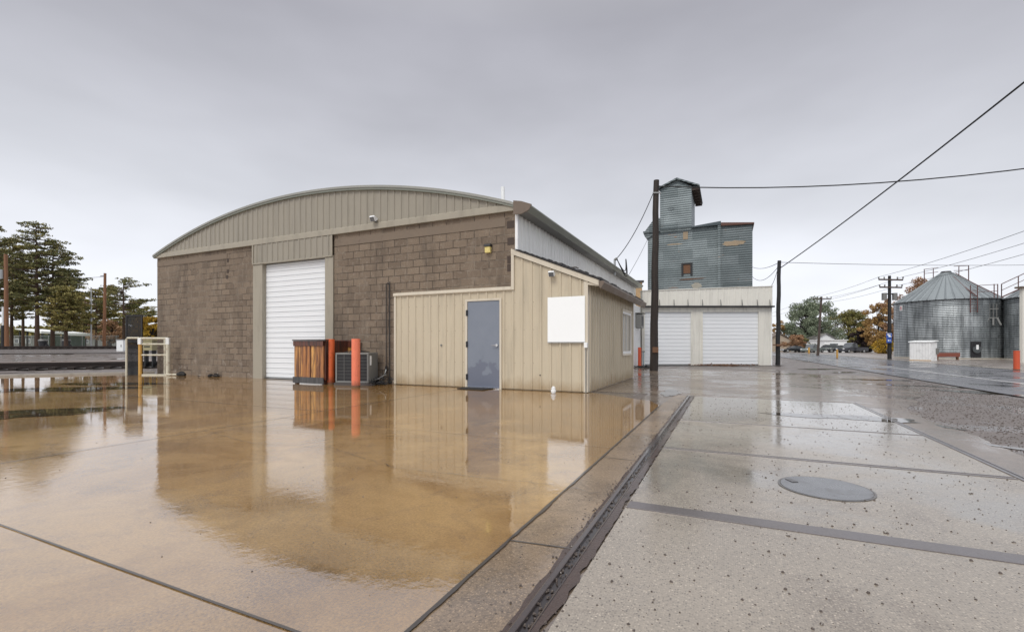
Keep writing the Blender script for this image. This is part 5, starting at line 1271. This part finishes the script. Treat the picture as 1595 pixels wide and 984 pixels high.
# ------------------------------------------------------------------ left: tracks, park, poles
M['ballast'] = wet_ground('wet_ballast', (.13, .115, .11), (.09, .08, .078), ior=1.5, rough=(.2, .5), speck=.9, aggregate=.9, bumpk=.6, dry=.8, coatw=.4)
M['path'] = wet_ground('damp_brown_path', (.20, .15, .125), (.155, .12, .1), ior=1.5, rough=(.2, .45), speck=.4, aggregate=.4, bumpk=.3, dry=.5, coatw=.7)
M['railrust'] = mat('dark_rusty_rail', (.035, .024, .020), .5, .3, var=.2, scale=4)
def band(name, pA, pB, w, z, m, label):
    b = MB(); pA, pB = Vector(pA), Vector(pB); n = 24; d = (pB - pA).normalized(); nn = Vector((-d.y, d.x, 0))
    for i in range(n + 1):
        q = pA.lerp(pB, i / n)
        for k in range(5):
            r_ = q + nn * w * k / 4; b.v.append((r_.x, r_.y, gz(r_.x, r_.y) + z))
    for i in range(n):
        for k in range(4): o = i * 5 + k; b.f.append((o, o + 1, o + 6, o + 5))
    return tag(b.build(name, m), label, kind='structure')
def track(label, pA, pB, z):
    pA, pB = Vector(pA), Vector(pB); d = (pB - pA); L = d.length; d.normalize(); nn = Vector((-d.y, d.x, 0)); zz = gz(*( (pA + pB) / 2)[:2])
    t_ = thing('railway_track', label, 'railway track', (pA.x, pA.y, 0), 0, 'railway tracks left of the warehouse')
    n = 30
    for s in (0, 1.435):
        b = MB(); pts = []
        for i in range(n + 1):
            q = pA.lerp(pB, i / n) + nn * s; pts.append(Vector((q.x - pA.x, q.y - pA.y, gz(q.x, q.y) + z)))
        for i in range(n):
            a, c2 = pts[i], pts[i + 1]
            for (hw_, z0, z1) in ((.036, .13, .17), (.01, .03, .13), (.07, 0, .03)):
                b.add([a + nn * s1 * hw_ + Vector((0, 0, zq)) for s1 in (-1, 1) for zq in (z0, z1)] + [c2 + nn * s1 * hw_ + Vector((0, 0, zq)) for s1 in (-1, 1) for zq in (z0, z1)], [(0, 4, 5, 1), (2, 3, 7, 6), (1, 5, 7, 3), (0, 2, 6, 4)])
        b.build('rail', M['railrust'], t_, recalc=False)
    b = MB(); k = 0
    while k * .6 < L:
        q = pA + d * (k * .6) + nn * .72; b.obox((q.x - pA.x, q.y - pA.y, gz(q.x, q.y) + z - .05), (.22, 2.5, .12), math.atan2(d.y, d.x)); k += 1
    o = b.build('sleepers', M['pole'], t_); o['kind'] = 'stuff'
    return t_
A0, A1 = (-46, 8.8, 0), (-6, 24.6, 0)
# pick the near track line from the photograph: y 577 at the left edge, 574 at the railing
g0, g1 = gp(0, 577.5), gp(215, 573.8); dA_ = (g1 - g0).normalized()
A0 = g0 - dA_ * 26; A1 = g1 + dA_ * 16
nA = Vector((-dA_.y, dA_.x, 0))
band('ballast', A0 - nA * .1, A1 - nA * .1, 2.4, .045, M['ballast'], 'stone ballast of the near track')
track('near dark railway track behind the wet yard', A0 + nA * .4, A1 + nA * .4, .10)
band('path', A0 + nA * 2.3, A1 + nA * 2.3, 8.0, .03, M['path'], 'damp brown path between the tracks')
B0 = Vector((tp(-400, 42), 42, 0)); B1 = Vector((tp(330, 46), 46, 0)); 
band('ballast', B0 - Vector((0, 9, 0)), B1 - Vector((0, 9, 0)), 8.6, .05, M['ballast'], 'grey stone ballast of the far track')
track('far railway track below the park', B0, B1, .14)
M['parkpath'] = wet_ground('wet_park_path', (.30, .25, .23), (.24, .2, .19), ior=1.5, rough=(.1, .3), speck=.2)
band('park_path', B0 + Vector((0, 2.3, 0)), B1 + Vector((0, 2.3, 0)), 7.2, .05, M['parkpath'], 'pale path in front of the park')
def grassm():
    m, t, p = newmat('park_lawn'); n = tnoise(t, .8, 6, .7); c = mixc(t, rp(t, n, [(.35, 0.0), (.65, 1.0)]), (.07, .10, .022), (.17, .17, .045)); t.links.new(c, p.inputs['Base Color']); p.inputs['Roughness'].default_value = .9; return m
band('lawn', Vector((-130, 52, 0)), Vector((-20, 55.5, 0)), 80, .04, grassm(), 'green park lawn')
P_ = Vector((tp(10.5, 48), 48, gz(tp(10.5, 48), 48))); zt4 = at(0, 396, 48).z
t_ = thing('utility_pole', 'reddish wooden pole with grey transformer at the left edge', 'utility pole', P_)
b = MB(); b.path([(0, 0, -.1), (-.05, 0, (zt4 - P_.z) / 2), (-.1, 0, zt4 - P_.z)], [.19, .17, .15], 12); b.build('shaft', M['pole_red'], t_, smooth=True)
zt5 = at(0, 427, 48).z - P_.z
b = MB(); b.tube((-.5, -.1, zt5 - .5), (-.5, -.1, zt5 + .45), .28, n=16); b.build('transformer', M['steel'], t_, smooth=True)
b = MB(); b.tube((-.22, -.15, .3), (-.22, -.15, 4.3), .10, n=10); b.build('riser_pipe', M['white'], t_, smooth=True)
b = MB(); b.tube((-.25, -.12, -.05), (-.25, -.12, 2.4), .16, n=12); b.build('cable_guard', M['dark'], t_, smooth=True)
P_ = Vector((tp(162.3, 54), 54, gz(tp(162, 54), 54))); zt4 = at(0, 425.5, 54).z - P_.z
t_ = thing('utility_pole', 'straight orange-brown pole between the pines', 'utility pole', P_)
b = MB(); b.path([(0, 0, -.1), (.05, 0, zt4 / 2), (.1, 0, zt4)], [.17, .15, .13], 12); b.build('shaft', M['pole_red'], t_, smooth=True)
b = MB(); b.tube((-.35, -.1, zt4 - .35), (.1, -.1, zt4 - .3), .04, n=6); b.build('insulator', M['dark'], t_)
wire(P_ + Vector((0, 0, zt4 - .4)), at(20, 418, 54), .5, .02, 'sagging cable from the orange-brown pole to the left')
P_ = Vector((tp(142, 52), 52, gz(tp(142, 52), 52))); zt4 = at(0, 446, 52).z - P_.z
t_ = thing('street_lamp', 'slim grey street lamp with arm reaching left', 'street lamp', P_)
b = MB(); b.tube((0, 0, 0), (0, 0, zt4 - .1), .085, .055, n=10); b.build('post', M['steel'], t_, smooth=True)
b = MB(); b.path([(0, 0, zt4 - .2), (-.5, 0, zt4 + .1), (-1.05, 0, zt4 + .22)], .035, 6); b.build('arm', M['steel'], t_, smooth=True)
b = MB(); b.box(-1.5, -1.0, -.1, .1, zt4 + .17, zt4 + .27); b.build('lamp_head', M['acgrey'], t_, bevel=.03)
for px, lab in ((67, 'black litter bin on the park path, the left of two'), (103, 'black litter bin on the park path, the right of two')):
    P_ = Vector((tp(px, 50.5), 50.5, gz(tp(px, 50.5), 50.5) + .05)); t_ = thing('litter_bin', lab, 'litter bin', P_, 0, 'litter bins on the park path')
    b = MB(); b.tube((0, 0, 0), (0, 0, .78), .30, .38, n=16); b.build('body', mat('bin_black', (.03, .032, .037), .5, var=.2), t_, smooth=True)
    b = MB(); b.tube((0, 0, .78), (0, 0, .96), .42, .30, n=16); b.build('lid', M['acgrey'], t_, smooth=True)
    b = MB(); b.obox((.42, 0, .2), (.22, .3, .4), 0, Matrix.Rotation(-.4, 4, 'Y')); b.build('bag', M['dark'], t_, bevel=.05)
def pavilion(label, px0, px1, py, Y, h2=.35):
    x0, x1 = tp(px0, Y), tp(px1, Y); z = at(0, py, Y).z; z0 = gz((x0 + x1) / 2, Y)
    t_ = thing('park_shelter', label, 'shelter', ((x0 + x1) / 2, Y, z0), 0, 'shelters in the park'); hw_ = (x1 - x0) / 2; z -= z0
    b = MB(); b.prism([(-hw_, z), (hw_, z - .45), (hw_, z - .45 - h2), (-hw_, z - h2 * .4)], -2.2, 2.2, 'y'); b.build('roof', M['panelwhite'], t_)
    for sx in (-.85, -.3, .3, .85): b = MB(); b.box(sx * hw_ - .08, sx * hw_ + .08, -1.8, -1.64, 0, z - .4); b.build('post', M['dark'], t_)
    b = MB(); b.box(-hw_ * .7, hw_ * .7, 1.2, 1.4, 0, z - .9); b.build('back_wall', mat('shelter_green', (.11, .16, .13), .7), t_)
pavilion('white-roofed park shelter behind the left litter bin', 46, 86, 512, 74)
pavilion('lower white-roofed park shelter behind the right litter bin', 90, 126, 515, 78)
# chain link fence
t_ = thing('park_fence', 'grey park fence of posts, rails and mesh behind the pines', 'fence', (tp(-30, 66), 66, gz(-70, 66)))
b = MB(); b2_ = MB(); x = 0; L_ = tp(185, 66) - tp(-30, 66)
while x < L_: 
    b.tube((x, 0, 0), (x, 0, 1.75), .035, n=6); x += 2.4
b.build('fence_post', M['steel'], t_)
b = MB(); b.tube((0, 0, 1.7), (L_, 0, 1.7), .025, n=5); b.tube((0, 0, .15), (L_, 0, .15), .02, n=5); b.build('rail', M['steel'], t_)
b = MB(); k = 0
while k < L_: b.tube((k, 0, .1), (k + .0, 0, 1.7), .012, n=3, cap=False); k += .17
b.build('mesh', M['steel'], t_)
def hut(name, label, cat, px0, px1, top, Y, m, roofm=None, depth=5, gable=0, windows=(), rot=0):
    x0, x1 = tp(px0, Y), tp(px1, Y); zc = gz((x0 + x1) / 2, Y); z = at(0, top, Y).z - zc; hw_ = (x1 - x0) / 2
    t_ = thing(name, label, cat, ((x0 + x1) / 2, Y, zc), rot)
    if gable: MB().prism([(-hw_, -.2), (hw_, -.2), (hw_, z - gable), (0, z), (-hw_, z - gable)], 0, depth, 'y').build('wall', m, t_)
    else: MB().box(-hw_, hw_, 0, depth, -.2, z).build('wall', m, t_)
    b = MB()
    if gable: b.prism([(-hw_ - .35, z - gable - .1), (0, z + .08), (hw_ + .35, z - gable - .1), (hw_ + .35, z - gable + .05), (0, z + .25), (-hw_ - .35, z - gable + .05)], -.35, depth + .3, 'y')
    else: b.box(-hw_ - .2, hw_ + .2, -.25, depth + .2, z + .002, z + .18)
    b.build('roof', roofm or M['soffit'], t_)
    for (u0, u1, v0, v1) in windows:
        w_ = MB().box(-hw_ + u0, -hw_ + u1, -.06, -.005, v0, v1).build('window', M['white'], t_); MB().box(-hw_ + u0 + .08, -hw_ + u1 - .08, -.075, -.061, v0 + .08, v1 - .08).build('pane', M['glass'], w_)
    return t_
M['brick'] = mat('red_brick', (.38, .12, .055), .8, var=.15, scale=2)
hut('brick_building', 'red brick park building behind the mesh gate', 'building', 182, 221, 516, 72, M['brick'], windows=((1.2, 2.0, .8, 1.8),))
t_ = thing('white_cabinet', 'small white cabinet left of the mesh gate', 'cabinet', (tp(189.5, 40), 40, gz(tp(189.5, 40), 40)))
z_ = at(0, 529.5, 40).z - gz(tp(189.5, 40), 40); MB().box(-.28, .28, -.2, .2, 0, z_).build('body', M['panelwhite'], t_, bevel=.01); MB().box(-.31, .31, -.23, .23, z_, z_ + .05).build('lid', M['steel'], t_); MB().box(.10, .14, -.22, -.2, .4, .6).build('latch', M['dark'], t_)
hut('park_house', 'low white building far behind the pines', 'building', 15, 60, 524, 100, M['acgrey'], depth=6, windows=((1, 2, .8, 1.8), (3.5, 4.5, .8, 1.8)))
hut('park_house', 'low pale grey building beyond the street lamp', 'building', 118, 180, 527, 105, M['acgrey'], depth=6, windows=((2, 3, .8, 1.6),))
# ------------------------------------------------------------------ right: houses, cars, posts
hut('beige_house', 'beige gabled house right of the garage', 'house', 1196, 1232, 520, 118, mat('beige_stucco', (.46, .38, .29), .8), M['gutter'], 8, 1.5)
hut('white_house', 'white flat-roofed building with one dark window beyond the road', 'building', 1284, 1319, 530, 108, M['panelwhite'], M['white'], 7, 0, ((1.2, 3.2, 1.0, 2.0),))
hut('white_house', 'taller white gabled house end behind the grey-green tree', 'house', 1272, 1300, 520, 118, M['white'], M['soffit'], 7, 1.2, ((2.2, 2.9, 1.0, 1.9),))
def car(name, label, px, py, Y, L, Wd, Hh, rot, col, pickup=False, suv=False):
    X = tp(px, Y); z0 = gz(X, Y) + .014
    t_ = thing(name, label, 'pickup truck' if pickup else ('suv' if suv else 'car'), (X, Y, z0), rot, 'vehicles parked beyond the road')
    m = bpy.data.materials.get('car_paint_' + name + str(int(px))) or newmat('car_paint_' + name + str(int(px)))[0]; p = m.node_tree.nodes['Principled BSDF']
    m.node_tree.links.new(mixc(m.node_tree, tnoise(m.node_tree, 2, 3), sc3(col, .8), sc3(col, 1.2)), p.inputs['Base Color']); p.inputs['Roughness'].default_value = .3; p.inputs['Coat Weight'].default_value = 1
    a = L / 2; w = Wd / 2
    hb = Hh * .56
    low = [(-a, .32), (-a, hb * .85), (-a + .1, hb), (-a * .55, hb + .02), (a * .45, hb + .02), (a - .15, hb * .88), (a, hb * .62), (a, .30), (-a, .30)]
    b = MB(); b.prism(low[:-1], -w, w, 'y'); b.build('body', m, t_, bevel=.05)
    if pickup: top = [(-a * .18, hb), (-a * .12, Hh - .03), (a * .12, Hh), (a * .30, Hh * .93), (a * .48, hb)]
    elif suv: top = [(-a * .95, hb), (-a * .85, Hh - .03), (a * .05, Hh), (a * .25, Hh * .93), (a * .5, hb)]
    else: top = [(-a * .80, hb), (-a * .45, Hh - .03), (-.1, Hh), (a * .14, Hh * .96), (a * .55, hb)]
    wc = w * .86; b = MB(); b.prism(top, -wc, wc, 'y'); cab = b.build('cabin', M['glass'], t_, bevel=.03)
    xs_ = [q[0] for q in top]; b = MB(); b.prism([(top[1][0] - .05, top[1][1] - .01), (top[2][0], top[2][1] + .03), (top[3][0] + .05, top[3][1])], -wc - .01, wc + .01, 'y')
    for xp in (top[1][0] + .05, (top[1][0] + top[3][0]) / 2):
        for s in (-1, 1): b.box(xp - .05, xp + .05, s * wc - .012, s * wc + .012, hb, Hh - .05)
    b.build('roof', m, t_)
    if pickup:
        b = MB(); b.box(-a + .1, -a * .2, -w + .1, w - .1, hb + .021, hb + .03); b.build('truck_bed', M['dark'], t_)
    for sx in (-.62, .64):
        for s in (-1, 1):
            b = MB(); b.tube((a * sx, s * (w - .16), .34), (a * sx, s * (w + .02), .34), .34, n=20); ty = b.build('tyre', M['rubber'], t_, smooth=True)
            b = MB(); b.tube((a * sx, s * (w + .005), .34), (a * sx, s * (w + .035), .34), .20, n=14); b.build('rim', M['steel'], ty, smooth=True)
    for s in (-1, 1):
        b = MB(); b.box(a - .03, a + .02, s * w * .75 - .17, s * w * .75 + .17, hb * .66, hb * .82); b.build('headlight', M['panelwhite'], t_)
        b = MB(); b.box(-a - .02, -a + .03, s * w * .8 - .12, s * w * .8 + .12, hb * .62, hb * .9); b.build('tail_light', M['redorange'], t_)
    return t_
car('parked_car', 'low black car parked by the russet hedge', 1236, 547, 98, 4.5, 1.75, 1.40, R(170), (.015, .017, .02))
car('parked_pickup', 'grey pickup parked behind the leaning power pole', 1266, 549, 94, 4.7, 1.85, 1.65, R(200), (.16, .19, .18), pickup=True)
car('parked_suv', 'dark green suv between the pole and the white building', 1286, 548.5, 103, 4.2, 1.75, 1.6, R(150), (.06, .085, .075), suv=True)
car('parked_car', 'black car in front of the white building', 1307, 550, 93, 4.4, 1.8, 1.45, R(155), (.014, .016, .022))
car('parked_pickup', 'black pickup truck in front of the purple shrub', 1327, 551, 88, 5.4, 1.95, 1.85, R(192), (.012, .014, .022), pickup=True)
for px, py, tpx, lab in ((1260, 551, 541, 'yellow post left of the leaning power pole'), (1304, 558.5, 544, 'yellow post nearest the road line, before the black car')):
    bollard(px, py - .5, tpx, 2.6, M['yellow'], lab)
q = gp(1333, 556.5); 

# ------------------------------------------------------------------ pieces of one kind become parts of their own
def split_pieces(o):
    me = o.data; n = len(me.vertices); par = list(range(n))
    def find(a):
        while par[a] != a: par[a] = par[par[a]]; a = par[a]
        return a
    for p in me.polygons:
        v = list(p.vertices)
        for w in v[1:]: par[find(w)] = find(v[0])
    groups = {}
    for p in me.polygons: groups.setdefault(find(p.vertices[0]), []).append(p)
    if len(groups) < 2: return
    base = o.name.split('.')[0]; first = True
    for g in groups.values():
        idx = {}; vs = []; fs = []
        for p in g:
            f = []
            for v in p.vertices:
                if v not in idx: idx[v] = len(vs); vs.append(tuple(me.vertices[v].co))
                f.append(idx[v])
            fs.append(f)
        nm = bpy.data.meshes.new(base); nm.from_pydata(vs, [], fs); nm.materials.append(me.materials[0])
        if first: o.data = nm; first = False
        else: c = o.copy(); c.data = nm; c.name = base; C.objects.link(c); c.parent = o.parent
SPLIT = {'door_jamb', 'peak_railing', 'bond_beam', 'corner_trim', 'side_board', 'rafter', 'chipped_block', 'screw', 'bracket', 'hinge', 'hose', 'screen_post', 'fence_post', 'door_backing'}
for o in list(C.objects):
    if o.type == 'MESH' and o.name.split('.')[0] in SPLIT: split_pieces(o)
